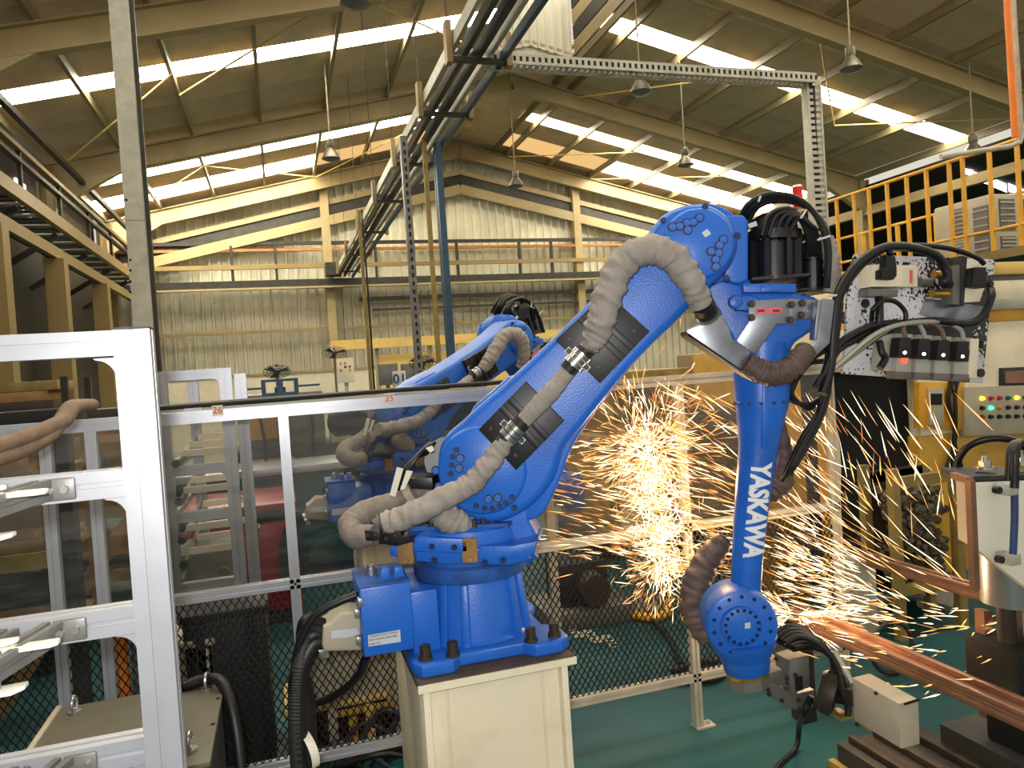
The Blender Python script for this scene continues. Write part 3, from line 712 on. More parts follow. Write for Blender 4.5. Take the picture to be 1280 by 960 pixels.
rp(3, 'forearm_collar', bm, 'robot_blue')
for k in range(14):
    t = 2 * math.pi * k / 14
    rput(3, 'bolt', BOLT_BLUE, cb + V((math.cos(t) * pxr(32), math.sin(t) * pxr(32), 0.004))).scale = (0.6, 0.6, 0.6)
tips = [(953, 497, 31.2), (952, 506, 31), (950, 530, 27), (948, 560, 23.5), (942, 610, 21), (937, 660, 19.5), (934, 700, 18.5), (932, 738, 18), (931, 752, 22)]
P = [at(x, y, 'Y', AX) for x, y, _ in tips]
bm = BM(); tube(bm, spline(P, 4), [pxr(t) for t in [tips[min(i // 4, 8)][2] + (tips[min(i // 4 + 1, 8)][2] - tips[min(i // 4, 8)][2]) * (i % 4) / 4 for i in range(33)]], 36)
farm = rp(3, 'forearm_tube', bm, 'robot_blue')
me = text('YASKAWA', 0.098, 0.0006, 0.0045)
xs = [v.co.x for v in me.vertices]; ys = [v.co.y for v in me.vertices]
a0, a1 = at(946, 574, 'Y', AX), at(936, 694, 'Y', AX)
ln = (a1 - a0).length; wx = max(xs) - min(xs); hy = max(ys) - min(ys)
dn = (a1 - a0).normalized(); sd = V((-dn.z, 0, dn.x));  sd = sd if sd.x > 0 else -sd
bmt = BM(); bmt.from_mesh(me); bmesh.ops.subdivide_edges(bmt, edges=[e for e in bmt.edges if e.calc_length() > 0.02], cuts=2); bmt.to_mesh(me); bmt.free()
HT = pxr(25)
for v in me.vertices:
    t = (v.co.x - min(xs)) / wx; s = ((v.co.y - (max(ys) + min(ys)) / 2) / hy)
    rad = pxr(23 - 4.4 * t) ; q = s * HT + 0.004
    yy = AX - math.sqrt(max(1e-6, rad * rad - q * q)) - 0.003 - v.co.z
    p = a0 + dn * (t * ln) + sd * q; v.co = V((p.x, yy, p.z))
mobj('lettering', me, M['lettering_white'], farm)['label'] = 'white maker lettering reading down the arm'
# elbow motors
def motor(cx, y0, y1, rpx, Y, nfin, name):
    a, b = at(cx, y1, 'Y', Y), at(cx - 1, y0, 'Y', Y); d = b - a; L = d.length; r_ = pxr(rpx)
    bm = BM(); lathe(bm, a, d, [(0, r_ * 1.03), (L * 0.06, r_ * 1.03), (L * 0.07, r_ * 0.80), (L * 0.58, r_ * 0.80), (L * 0.60, r_ * 1.0), (L * 0.74, r_ * 1.0), (L * 0.76, r_ * 0.86), (L * 0.93, r_ * 0.80), (L, r_ * 0.5)], 28)
    o = rp(3, name, bm, 'motor_black')
    for k in range(nfin):
        t = 2 * math.pi * k / nfin + 0.3; v = V((math.cos(t), math.sin(t), 0)) * r_ * 0.9
        obj('fin', beam(BM(), a + v + d * 0.06, a + v + d * 0.62, 0.016, 0.02, v), M['motor_black'], o)
        obj('fin_screw', cyl(BM(), a + v * 1.02 + d * 0.62, a + v * 1.02 + d * 0.66, 0.006, None, 8), M['steel'], o)
    obj('motor_flange', box(BM(), a + d * 0.03, (r_ * 2.1, r_ * 2.0, L * 0.05), None, 0.004), M['dark_grey'], o)
    return o
motor(968, 268, 352, 32, 2.66, 8, 'elbow_motor'); motor(1016, 300, 364, 19, 2.72, 6, 'wrist_motor'); motor(1000, 290, 356, 17, 2.86, 6, 'wrist_motor')
bm = BM()
for k in range(12):
    yo = 2.60 + rnd.uniform(0, 0.22); q = rnd.uniform(-5, 5)
    cable(bm, [at(928 + q, 280 + q, 'Y', yo + 0.05), at(940 + q, 258 + q * 0.6, 'Y', yo), at(965 + q, 247 + q * 0.8, 'Y', yo), at(1000 + q, 252 + q, 'Y', yo), at(1025 + q, 275 + q, 'Y', yo), at(1036 + q * 0.5, 310, 'Y', yo), at(1034 + q * 0.4, 360, 'Y', yo)], 0.0095, 6, 7)
for k in range(5):
    cable(bm, [at(950 + k * 8, 300, 'Y', 2.58), at(962 + k * 9, 268 + k, 'Y', 2.57), at(990 + k * 6, 262 + k * 5, 'Y', 2.58), at(1008 + k * 3, 290, 'Y', 2.6), at(1010 + k * 3, 320, 'Y', 2.64)], 0.0085, 6, 7)
rp(3, 'motor_cables', bm, 'cable_black')
sleeve(3, [at(1033, 295, 'Y', 2.66), at(1039, 320, 'Y', 2.66), at(1040, 345, 'Y', 2.66), at(1036, 366, 'Y', 2.66)], [0.02, 0.028, 0.028, 0.02], 'cable_sleeve', 'hose_grey', 'grey cable sleeve')
for a, b, c, d in ((1001, 273, 1008, 262), (1022, 300, 1038, 295), (948, 252, 951, 245), (1036, 370, 1048, 369)):
    rp(3, 'cable_tie', cyl(BM(), at(a, b, 'Y', 2.55), at(c, d, 'Y', 2.55), 0.004, None, 6), 'sticker', label='white cable tie')
bm = BM(); slab(bm, [(935, 280), (945, 276), (947, 282), (937, 285)], 2.56, 2.57)
rp(3, 'reflector', bm, 'sticker', label='white tag')
# sheet steel brackets of the wrist hose
br1 = rp(3, 'steel_bracket', slab(BM(), [(935, 376), (994, 373), (995, 404), (971, 405), (944, 443), (921, 426), (937, 401)], 2.54, 2.546, 0.001), 'plate_steel', label='bare steel bracket plate')
lb = obj('warning_label', slab(BM(), [(944, 386), (977, 384), (977, 391), (944, 393)], 2.538, 2.54), M['pink_label'], br1); lb['label'] = 'pink warning label'
for x0_, x1_ in ((947, 956), (966, 975)):
    obj('label_print', slab(BM(), [(x0_, 387), (x1_, 387), (x1_, 390), (x0_, 390)], 2.5375, 2.538), M['red_paint'], lb)
br2 = rp(3, 'steel_bracket', slab(BM(), [(986, 373), (1022, 375), (1022, 400), (995, 398), (988, 406)], 2.538, 2.543, 0.001), 'plate_steel', label='bare steel bracket plate')
for br_, pts in ((br1, ((939, 380), (989, 381), (939, 397), (988, 400))), (br2, ((1002, 379), (1001, 394)))):
    for x, y in pts: put('bolt', BOLT_DARK, at(x, y, 'Y', 2.538), br_)
rp(3, 'steel_bracket', slab(BM(), [(1028, 373), (1043, 375), (1037, 429), (1011, 453), (1000, 447), (998, 440), (1021, 425)], 2.48, 2.484, 0.001), 'plate_steel', label='cranked steel bracket')
rp(3, 'steel_bracket', slab(BM(), [(1022, 376), (1030, 374), (1024, 425), (1018, 424)], 2.484, 2.54, 0.001), 'plate_steel', label='cranked steel bracket')
rp(3, 'steel_bracket', slab(BM(), [(858, 413), (898, 392), (906, 397), (916, 424), (938, 440), (936, 460), (945, 475), (941, 477), (860, 420)], 2.46, 2.465, 0.001), 'plate_steel', label='long folded steel bracket')
bm = BM(); prism(bm, [at(857, 414, 'Y', 2.46), at(944, 474, 'Y', 2.46), at(946, 477, 'Y', 2.46), at(858, 419, 'Y', 2.46)], (0, 0.14, 0)); rp(3, 'bracket_lip', bm, 'black_plate')
bm = BM(); cyl(bm, at(878, 380, 'Y', 2.33), at(884, 392, 'Y', 2.37), 0.036, 0.034, 20); rp(3, 'rubber_boot', bm, 'black_rubber')
bm = BM(); cyl(bm, at(884, 392, 'Y', 2.37), at(885, 394, 'Y', 2.375), 0.040, None, 20); rp(3, 'boot_clamp', bm, 'steel')
sleeve(3, [at(932, 452, 'Y', 2.46), at(948, 462, 'Y', 2.46), at(966, 467, 'Y', 2.46), at(986, 462, 'Y', 2.46), at(1000, 448, 'Y', 2.47), at(1008, 436, 'Y', 2.49)], [0.032, 0.038, 0.040, 0.038, 0.036, 0.03], 'hose_sleeve', 'hose_brown', 'brown-grey hose sleeve')
sleeve(3, [at(972, 520, 'Y', 2.74), at(980, 565, 'Y', 2.76), at(976, 600, 'Y', 2.78), at(962, 616, 'Y', 2.80), at(955, 606, 'Y', 2.8)], [0.02, 0.03, 0.045, 0.04, 0.02], 'hose_sleeve', 'hose_brown', 'brown-grey hose sleeve')
sleeve(3, [at(908, 672, 'Y', 2.84), at(884, 700, 'Y', 2.84), at(870, 735, 'Y', 2.82), at(870, 770, 'Y', 2.80), at(886, 802, 'Y', 2.76)], [0.035, 0.05, 0.055, 0.052, 0.035], 'hose_sleeve', 'hose_brown', 'dark brown wrist hose sleeve', 0.13)
# --- wrist
bm = BM(); c_ = at(928, 783, 'Y', 2.54); r_ = pxr(42)
lathe(bm, c_, (0, 1, 0), [(0, r_ - 0.016), (0.006, r_ - 0.005), (0.018, r_), (0.15, r_), (0.165, r_ - 0.01)], 48)
rp(3, 'wrist_housing', bm, 'robot_blue')
rp(3, 'wrist_disc', disc(927, 784, 26, 2.525, 2.55, 0.01), 'robot_blue')
for k in range(16):
    t = 2 * math.pi * (k + 0.3) / 16; rput(3, 'wrist_bolt', BOLT_BLUE, at(928 + 21 * math.cos(t), 784 + 21 * math.sin(t), 'Y', 2.525)).scale = (0.62, 0.62, 0.62)
for k in range(14):
    t = 2 * math.pi * k / 14 + 0.2; rput(3, 'wrist_bolt', BOLT_BLUE, at(928 + 36 * math.cos(t), 782 + 36 * math.sin(t), 'Y', 2.541)).scale = (0.66, 0.66, 0.66)
rp(3, 'sticker', slab(BM(), [(931, 779), (938, 778), (938, 785), (931, 786)], 2.522, 2.525), 'sticker', label='white square sticker')
wa, wb = at(928, 796, 'Y', 2.635), at(934, 838, 'Y', 2.635); dw = wb - wa; L = dw.length
bm = BM(); lathe(bm, wa, dw, [(0, pxr(41)), (L * 0.3, pxr(37)), (L * 0.55, pxr(30)), (L * 0.62, pxr(29)), (L * 0.97, pxr(27)), (L, pxr(26))], 40)
rp(3, 'wrist_flange', bm, 'robot_blue')
bm = BM(); lathe(bm, wb, dw, [(0, pxr(25.5)), (0.012, pxr(25.5))], 36); rp(3, 'tool_ring', bm, 'gold_ring', label='brass-coloured ring')

HEADROT = Matrix.Rotation(SLEW, 4, 'Z')
for o_, st in STAGE.items():
    if st: o_.matrix_basis = HEADROT @ o_.matrix_basis
def unslew(p): return Matrix.Rotation(SLEW, 3, 'Z') @ (V(p) - V((PX, PY, 0))) + V((PX, PY, 0))
FLANGE, FLANGE_DIR = unslew(wb), (Matrix.Rotation(SLEW, 3, 'Z') @ dw).normalized()
J2, J3 = at(602, 588, 'Y', 2.35), at(873, 304, 'Y', 2.35)
CAM, FW, RT, UP = WORLD_VIEW
# --- the second robot: a copy of every part, re-posed at its joints
for v in (J2, J3): v.y = 2.5
ROFF = V((0.02, 1.92, 0.08))
rob2 = rob.copy(); COL.objects.link(rob2); rob2.location = V(rob.location) + ROFF
rob2['label'] = 'second blue robot arm, farther off behind the fence panel, leaning low'
o0 = V(rob.location)
def about(p, Mx): p = p - o0; return Matrix.Translation(p) @ Mx @ Matrix.Translation(-p)
Mh = Matrix.Rotation(R(26), 4, 'Z')
Ml = Mh @ about(J2, Matrix.Rotation(R(17), 4, 'Y'))
Mu = Ml @ about(J3, Matrix.Rotation(R(-42), 4, 'Y'))
MM = {0: Matrix.Identity(4), 1: Mh, 2: Ml, 3: Mu}
for src, st in list(STAGE.items()):
    c = src.copy(); COL.objects.link(c); c.parent = rob2; c.matrix_basis = (MM[st] @ HEADROT.inverted() @ src.matrix_basis) if st else src.matrix_basis
    for g in src.children:
        d = g.copy(); COL.objects.link(d); d.parent = c
ped2 = dup(ped, V(ped.location) + V((0.02, 1.92, 0.08)), 'cream plinth under the farther blue robot, seen through the fence panel')
for ch in list(ped2.children): pass
ped2.location.z = 0; ped2.scale = (1, 1, (PT + 0.08) / PT)
# ---------------------------------------------------------------- aluminium profile work
def profile(bm, a, b, w_, h_, up=(0, 0, 1), slot=0.009, dep=0.006):
    """slotted aluminium extrusion from a to b"""
    a, b = V(a), V(b); d = (b - a).normalized(); u = V(up)
    x = d.cross(u).normalized(); z = x.cross(d).normalized()
    def side(L):
        n = 2 if L > 0.07 else 1
        cs = [L * (i + 0.5) / n - L / 2 for i in range(n)]; out = []
        for c in cs: out += [(c - slot / 2, 0), (c - slot / 2, dep), (c + slot / 2, dep), (c + slot / 2, 0)]
        return out
    out = []
    W2, H2 = w_ / 2, h_ / 2
    out.append((-W2, -H2)); out += [(t, -H2 + e) for t, e in side(w_)]
    out.append((W2, -H2)); out += [(W2 - e, t) for t, e in side(h_)]
    out.append((W2, H2)); out += [(-t, H2 - e) for t, e in side(w_)]
    out.append((-W2, H2)); out += [(-W2 + e, -t) for t, e in side(h_)]
    return prism(bm, [a + x * p + z * q for p, q in out], b - a)
def gusset(bm, c, sx, s=0.032, th=0.02):
    """curved corner plate below a rail, c at the inner corner, opening towards sx"""
    pts = [c, c + V((sx * s * 1.15, 0, 0))]
    for k in range(7):
        t = math.pi / 2 * k / 6
        pts.append(c + V((sx * (s * 1.05 - s * 0.95 * math.sin(t)), 0, -s * 1.2 + s * 1.1 * math.cos(t))))
    pts.append(c + V((0, 0, -s * 1.2)))
    return prism(bm, pts, (0, th, 0))
def alu(name, parent, a, b, w_, h_, up=(0, 0, 1), mn='aluminium'):
    return obj(name, profile(BM(), a, b, w_, h_, up), M[mn], parent)
# near rack, cut by the left edge of the picture
PXC, PW, PYF = -0.2265, 0.0555, 1.35
rk = thing('profile_rack', 'nearest aluminium profile rack, its bright slotted post and rungs in front of everything', 'rack', (-0.7, 1.4, 0), 'aluminium profile racks')
obj('post', profile(BM(), (PXC, PYF + 0.03, 0), (PXC, PYF + 0.03, 1.805), 0.0555, 0.05, (0, 1, 0)), M['aluminium'], rk)
obj('post_cap', bb(BM(), PXC - 0.0275, PXC + 0.0275, PYF + 0.005, PYF + 0.055, 1.805, 1.809), M['dark_grey'], rk)
obj('post', profile(BM(), (-1.25, PYF + 0.03, 0), (-1.25, PYF + 0.03, 1.805), 0.0555, 0.05, (0, 1, 0)), M['aluminium'], rk)
for zt in (1.785, 1.552, 1.322, 1.10, 0.80, 0.4):
    alu('rung', rk, (-1.22, PYF + 0.045, zt), (PXC - PW / 2, PYF + 0.045, zt), 0.04, 0.046 if zt < 1.7 else 0.042)
    obj('gusset', gusset(BM(), V((PXC - PW / 2, PYF + 0.034, zt - 0.024)), -1), M['aluminium'], rk)
# clamp arms on the rungs: bar towards the lens, cream pads, bolt
for k, zt in enumerate((1.552, 1.322, 1.10)):
    e = V((-0.52, 0.98, zt - 0.02)); s = V((-0.375, PYF + 0.02, zt + 0.002))
    alu('clamp_arm', rk, s, e, 0.032, 0.032, mn='cast_grey'); alu('clamp_arm', rk, s + V((-0.06, 0, 0)), e + V((-0.07, 0, 0)), 0.03, 0.03, mn='cast_grey')
    o = obj('clamp_bracket', box(BM(), (-0.352, PYF + 0.020, zt), (0.048, 0.008, 0.036), None, 0.003), M['cast_grey'], rk)
    for dx in (-0.012, 0.010): obj('clamp_bolt', cyl(BM(), (-0.352 + dx, PYF + 0.016, zt), (-0.352 + dx, PYF + 0.006, zt), 0.006, None, 8), M['steel'], o)
    p = V((-0.43, 1.27, zt + 0.005))
    obj('clamp_pad', prism(BM(), [p + V(q) for q in ((-0.25, 0, 0), (0.075, 0, 0), (0.084, 0.008, 0), (0.084, 0.022, 0), (-0.25, 0.022, 0))], (0, 0, 0.008), 0.0015), M['white_paint'], rk)['label'] = 'cream clamp pad'
    obj('clamp_pad', prism(BM(), [p + V(q) for q in ((-0.25, 0, 0.012), (0.02, 0, 0.012), (0.03, 0.012, 0.012), (0.03, 0.022, 0.012), (-0.25, 0.022, 0.012))], (0, 0, 0.007), 0.0015), M['white_paint'], rk)['label'] = 'cream clamp pad'
    obj('clamp_pad', prism(BM(), [p + V(q) for q in ((-0.06, 0, -0.062), (0.02, 0, -0.062), (0.035, 0.012, -0.060), (0.035, 0.03, -0.060), (-0.06, 0.03, -0.062))], (0, 0, 0.007), 0.0015), M['white_paint'], rk)['label'] = 'cream clamp pad'
    bm = BM(); cyl(bm, p + V((0.0, 0.015, -0.06)), p + V((0.0, 0.015, 0.03)), 0.0045, None, 10); cyl(bm, p + V((0, 0.015, 0.022)), p + V((0, 0.015, 0.031)), 0.008, None, 6)
    obj('clamp_bolt', bm, M['steel'], rk)
# corrugated hoses lying across the rack
bm = BM()
for k in range(2):
    P = spline([at(-30, 580 - k * 17, 'Y', 1.95), at(0, 572 - k * 16, 'Y', 2.0), at(38, 558 - k * 14, 'Y', 2.1), at(64, 542 - k * 9, 'Y', 2.2), at(77 + k * 5, 524, 'Y', 2.3), at(88 + k * 5, 509, 'Y', 2.4), at(110 + k * 6, 506, 'Y', 2.7)], 16)
    tube(bm, P, 0.019, 12, True, lambda i, q: 1.0 + 0.07 * (i % 2))
hz = solo('hose_bundle', bm, M['hose_tan'], 'tan corrugated hoses curving across the rack at the left edge', 'hose')
t0 = at(75, 514, 'Y', 2.28); bm = BM(); cyl(bm, t0 + V((-0.03, 0, 0.012)), t0 + V((0.03, 0.0, -0.02)), 0.004, None, 6)
# control box below the rack
cb_ = thing('control_box', 'low olive-grey steel box with lifting eyes on its lid behind the near rack', 'box', (-0.475, 2.32, 0))
obj('body', bb(BM(), -0.70, -0.25, 2.06, 2.58, 0, 0.735, 0.004), M['dark_grey'], cb_)
obj('lid', bb(BM(), -0.715, -0.235, 2.04, 2.595, 0.735, 0.75, 0.003), M['olive_top'], cb_)
obj('lid_edge', bb(BM(), -0.722, -0.706, 2.035, 2.60, 0.738, 0.757, 0.002), M['cream_box'], cb_)
def eye(x, y):
    z = 0.75; bm = BM(); cyl(bm, (x, y, z), (x, y, z + 0.008), 0.018, None, 14)
    tube(bm, [V((x + 0.002 * math.cos(t), y + 0.0 + 0.018 * math.cos(t), z + 0.028 + 0.022 * math.sin(t))) for t in [2 * math.pi * k / 20 for k in range(21)]], 0.0055, 8, False)
    obj('lifting_eye', bm, M['steel'], cb_)
for x, y in ((-0.655, 2.53), (-0.285, 2.53), (-0.29, 2.12), (-0.66, 2.10)): eye(x, y)
for x, y in ((-0.246, 2.44), (-0.246, 2.26)): obj('lid_screw', cyl(BM(), (x, y, 0.75), (x, y, 0.753), 0.006, None, 8), M['black'], cb_)
bm = BM(); cable(bm, [(-0.36, 2.56, 0.76), (-0.29, 2.55, 0.775), (-0.235, 2.5, 0.77), (-0.20, 2.42, 0.66), (-0.19, 2.36, 0.45), (-0.20, 2.3, 0.2), (-0.22, 2.2, 0.02)], 0.018, 8, 10)
solo('box_cable', bm, M['cable_black'], 'thick black cable draped over the right corner of the olive box lid', 'cable')

# ---------------------------------------------------------------- guard fence, plane Y = 3
FY, ZT, ZM, ZB = 3.0, 1.595, 0.925, 0.235
def net(x0, x1, z0, z1, y, parent, mn='mesh_black', w_=0.028, h_=0.044, th=0.0022):
    """expanded metal: two sets of crossing strands"""
    bm = BM(); k = h_ / w_; W, H = x1 - x0, z1 - z0
    for s in (1, -1):
        n = int((W + H / k) / w_) + 2
        for i in range(n):
            # line z - z0 = s*k*(x - c)
            c = x0 - (H / k if s > 0 else 0) + i * w_
            pts = []
            xa, za = c, z0; xb = c + s * H / k; zb = z1
            lo, hi = max(x0, min(xa, xb)), min(x1, max(xa, xb))
            if hi - lo < 1e-4: continue
            p = V((lo, y, z0 + s * k * (lo - c))); q = V((hi, y, z0 + s * k * (hi - c)))
            d = (q - p).normalized(); nrm = V((-d.z, 0, d.x)) * th
            vs = [bm.verts.new(p + nrm), bm.verts.new(q + nrm), bm.verts.new(q - nrm), bm.verts.new(p - nrm)]
            vb = [bm.verts.new(v.co + V((0, 0.004, 0))) for v in vs]
            bm.faces.new(vs); bm.faces.new(vb[::-1])
            for a in range(4): bm.faces.new((vs[a], vb[a], vb[(a + 1) % 4], vs[(a + 1) % 4]))
    o = obj('wire_mesh', bm, M[mn], parent); o['kind'] = 'stuff'; return o
def fence(label, x0, x1, posts, mn, group='guard fence sections', acr='acrylic', foot=()):
    f = thing('guard_fence', label, 'fence', ((x0 + x1) / 2, FY, 0), group)
    for z, h in ((ZT, 0.045), (ZM, 0.036), (ZB, 0.036)): alu('rail', f, (x0, FY, z), (x1, FY, z), 0.04, h, mn=mn)
    for x in posts: alu('post', f, (x, FY, 0.0 if x in foot or x in (posts[0], posts[-1]) else 0.0), (x, FY, ZT - 0.022), 0.038, 0.04, (0, 1, 0), mn)
    xs = sorted(posts)
    for a, b in zip(xs[:-1], xs[1:]):
        obj('acrylic_panel', bb(BM(), a + 0.018, b - 0.018, FY + 0.006, FY + 0.011, ZM + 0.015, ZT - 0.02), M[acr], f)
        net(a + 0.018, b - 0.018, ZB + 0.015, ZM - 0.015, FY + 0.004, f)
    for x in foot:
        bm = BM(); bb(bm, x - 0.02, x + 0.075, FY - 0.03, FY + 0.03, 0, 0.008); 
        ft = obj('foot_plate', bm, M['galvanised'], f); obj('foot_bolt', cyl(BM(), (x + 0.05, FY, 0.008), (x + 0.05, FY, 0.022), 0.009, None, 6), M['steel'], ft)
    return f
fA = fence('aluminium guard fence with clear panels and number tags behind the near rack', -1.55, 0.815, [-1.53, -0.80, -0.655, 0.005, 0.80], 'aluminium')
fB = fence('spark-lit guard fence with a tall post and foot plate behind the robot arm', 0.855, 2.56, [0.87, 1.72, 2.545], 'galvanised', acr='old_acrylic', foot=(1.72,))
for x in (0.80, 0.87): pass
obj('joint_plate', bb(BM(), 0.812, 0.86, FY - 0.026, FY - 0.02, ZT - 0.03, ZT + 0.02), M['aluminium'], fA)
def tagnum(cx, cy, s):
    c = at(cx, cy, 'Y', FY - 0.0215)
    o = obj('number_tag', bb(BM(), c.x - 0.019, c.x + 0.019, FY - 0.0225, FY - 0.0205, c.z - 0.019, c.z + 0.019), M['paper'], fA)
    me = text(s, 0.036, 0.0003); me.transform(Matrix.Translation(V((c.x, FY - 0.0232, c.z))) @ Matrix.Rotation(R(90), 4, 'X')); mobj('tag_print', me, M['ink_red'], o)
tagnum(272, 513, '26'); tagnum(487, 498, '25')
c = at(241, 512, 'Y', FY - 0.021); obj('paper_strip', bb(BM(), c.x - 0.03, c.x + 0.03, FY - 0.0225, FY - 0.0205, c.z - 0.006, c.z + 0.006), M['sticker'], fA)
# black cable run on a tray behind the rail
ct = thing('cable_run', 'black cables on a thin tray just behind the fence top rail', 'cable', (0.3, 3.35, 1.64))
obj('tray', bb(BM(), -0.55, 1.25, 3.30, 3.44, 1.606, 1.620), M['galvanised'], ct)
bm = BM()
for k in range(4): cable(bm, [(-0.55, 3.33 + k * 0.025, 1.631), (-0.1, 3.33 + k * 0.025, 1.631 + 0.004 * (k % 2)), (0.4, 3.33 + k * 0.025, 1.634), (0.85, 3.34 + k * 0.02, 1.636), (1.25, 3.35 + k * 0.02, 1.631)], 0.010, 8, 8)
obj('cables', bm, M['cable_black'], ct)
for x in (-0.5, 1.2): obj('stand', bb(BM(), x - 0.02, x + 0.02, 3.36, 3.40, 0, 1.606), M['galvanised'], ct)

# ---------------------------------------------------------------- cables of the near robot
bm = BM()
cbl = thing('robot_cables', 'thick black cable bundle dropping from the plug of the near robot base', 'cable', (0.05, 2.40, 0))
for k, (r_, dx, mn) in enumerate(((0.030, 0.0, 'cable_black'), (0.026, 0.034, 'cable_black'), (0.024, -0.005, 'dark_grey'), (0.022, 0.05, 'cable_black'))):
    P = [at(404, 802 - k * 7, 'Y', 2.46), at(390 - 3 * k, 806 - k * 9, 'Y', 2.45), at(374 + dx * 100, 840, 'Y', 2.43 + dx), at(372 + dx * 280, 880, 'Y', 2.42 + dx), at(374 + dx * 300, 940, 'Y', 2.41 + dx)]
    e = P[-1]; P += [V((e.x + 0.004, e.y, e.z * 0.5)), V((e.x + 0.02, e.y + 0.02, 0.06)), V((e.x + 0.12, e.y + 0.12, 0.035))]
    b_ = BM()
    if k == 2: tube(b_, spline(P, 22), r_, 12, True, lambda i, q: 1 + 0.09 * (i % 2))
    else: tube(b_, spline(P, 10), r_, 12)
    obj('cable', b_, M[mn], cbl)
b_ = BM(); cable(b_, [at(448, 743, 'Y', 2.40), at(424, 752, 'Y', 2.40), at(396, 768, 'Y', 2.41), at(378, 795, 'Y', 2.42), at(369, 830, 'Y', 2.43), at(366, 880, 'Y', 2.44), at(368, 950, 'Y', 2.44)], 0.013, 10, 10); obj('cable', b_, M['cable_black'], cbl)
p = at(383, 934, 'Y', 2.43); obj('cable_tie', cyl(BM(), p + V((-0.012, -0.01, -0.006)), p + V((0.012, 0.0, -0.002)), 0.062, None, 22, False), M['white_paint'], cbl)
bm = BM(); cable(bm, [at(458, 820, 'Y', 2.44), at(450, 842, 'Y', 2.46), at(430, 862, 'Y', 2.50), at(404, 876, 'Y', 2.55), at(385, 880, 'Y', 2.58), at(380, 905, 'Y', 2.56)], 0.014, 10, 10)
solo('looped_cable', bm, M['cable_black'], 'single black cable looping under the blue connector box', 'cable')

# ---------------------------------------------------------------- spot welding tool on the wrist
TY = FLANGE.y
tool = thing('welding_tool', 'grey welding tool hanging from the wrist of the near robot', 'tool', V(FLANGE) + FLANGE_DIR * 0.012)
z5 = lambda q: [(840 + a / 5.333, 730 + b / 5.333) for a, b in q]
bm = BM(); lathe(bm, V(FLANGE) + FLANGE_DIR * 0.012, FLANGE_DIR, [(0, 0.075), (0.035, 0.078)], 8); obj('adapter_plate', bm, M['cast_grey'], tool)
bm = BM(); slab(bm, z5([(540, 625), (740, 570), (760, 640), (770, 700), (680, 655), (600, 680), (540, 690)]), TY - 0.05, TY + 0.05, 0.004); obj('arm', bm, M['cast_grey'], tool)
bm = BM(); slab(bm, z5([(560, 690), (680, 655), (800, 740), (950, 705), (960, 790), (940, 825), (850, 850), (780, 828)]), TY - 0.06, TY + 0.02, 0.004); obj('lower_bracket', bm, M['cast_grey'], tool)
bm = BM(); slab(bm, z5([(790, 515), (915, 480), (922, 690), (800, 735), (780, 610)]), TY - 0.08, TY - 0.03, 0.004); slab(bm, z5([(790, 515), (915, 480), (915, 610), (800, 640)]), TY - 0.03, TY + 0.06, 0.004); obj('cylinder_block', bm, M['cast_grey'], tool)
obj('slot_insert', slab(BM(), z5([(820, 625), (870, 612), (875, 700), (828, 715)]), TY - 0.083, TY - 0.078), M['black'], tool)
a, b, c_, d = [at(x, y, 'Y', TY + 0.1) for x, y in z5([(670, 432), (700, 393), (860, 458), (800, 500)])]
bm = BM(); prism(bm, [a, b, c_, d], (0, 0, 0.012)); obj('slide_plate', bm, M['cast_grey'], tool)
for q in ((770, 655), (762, 625), (730, 775), (640, 705), (645, 735), (840, 770), (845, 838), (945, 790), (820, 605), (690, 495)):
    put('bolt', BOLT_DARK, at(*z5([q])[0], 'Y', TY - 0.06 if q[1] > 640 else TY - 0.081), tool).scale = (0.6, 0.6, 0.6)
bm = BM(); p = at(1026, 850, 'Y', TY - 0.06); lathe(bm, p + V((-0.05, -0.05, 0)), (0.6, -0.6, -0.25), [(0, 0.06), (0.02, 0.075), (0.05, 0.075), (0.06, 0.05)], 24); obj('gun_motor', bm, M['cast_iron'], tool)
rr_ = random.Random(11)
for k in range(7):
    q = -14 + k * 4.2; yy = TY - 0.02 - 0.03 * (k % 4)
    b_ = BM(); cable(b_, [at(980 + q, 806 + q * 0.5, 'Y', yy), at(1000 + q, 797 + q, 'Y', yy), at(1024 + q, 806 + q, 'Y', yy - 0.03), at(1046 + q * 0.6, 832 + q, 'Y', yy - 0.06), at(1054 + q * 0.5, 862, 'Y', yy - 0.1), at(1060, 884 + q, 'Y', yy - 0.12)], 0.0105, 8, 8)
    obj('tool_cable', b_, M['cable_black'], tool)
bm = BM(); beam(bm, at(1040, 815, 'Y', TY - 0.1), at(1062, 855, 'Y', TY - 0.16), 0.02, 0.03); obj('stay', bm, M['galvanised'], tool)
BX = 1.72
q = [at(1065, 847, 'X', BX), at(1124, 880, 'X', BX), at(1126, 936, 'X', BX), at(1067, 900, 'X', BX)]
bm = BM(); prism(bm, q, (0.075, 0, 0), 0.004); o = obj('transformer_box', bm, M['cream_box'], tool); o['label'] = 'cream rectangular box'
obj('box_slot', slab(BM(), [(1130, 879), (1149, 873), (1150, 876), (1131, 882)], min(v.y for v in q) - 0.003, min(v.y for v in q) - 0.001), M['black'], o)
for x, y in ((1094, 866), (1070, 905)): put('box_screw', BOLT_DARK, at(x, y, 'X', BX - 0.002), o).scale = (0.5, 0.5, 0.5)
obj('box_arm', beam(BM(), at(1045, 868, 'Y', TY - 0.12), (q[0] + q[3]) / 2 + V((0.02, 0, 0)), 0.04, 0.05), M['cast_iron'], tool)
for i, (x, y) in enumerate(((1050, 893), (1085, 905))):
    obj('lug', box(BM(), at(x, y, 'X', BX + 0.03), (0.05, 0.07, 0.012), None, 0.002), M['worn_yellow'], tool)
bm = BM(); e = at(975, 955, 'Z', 0.012)
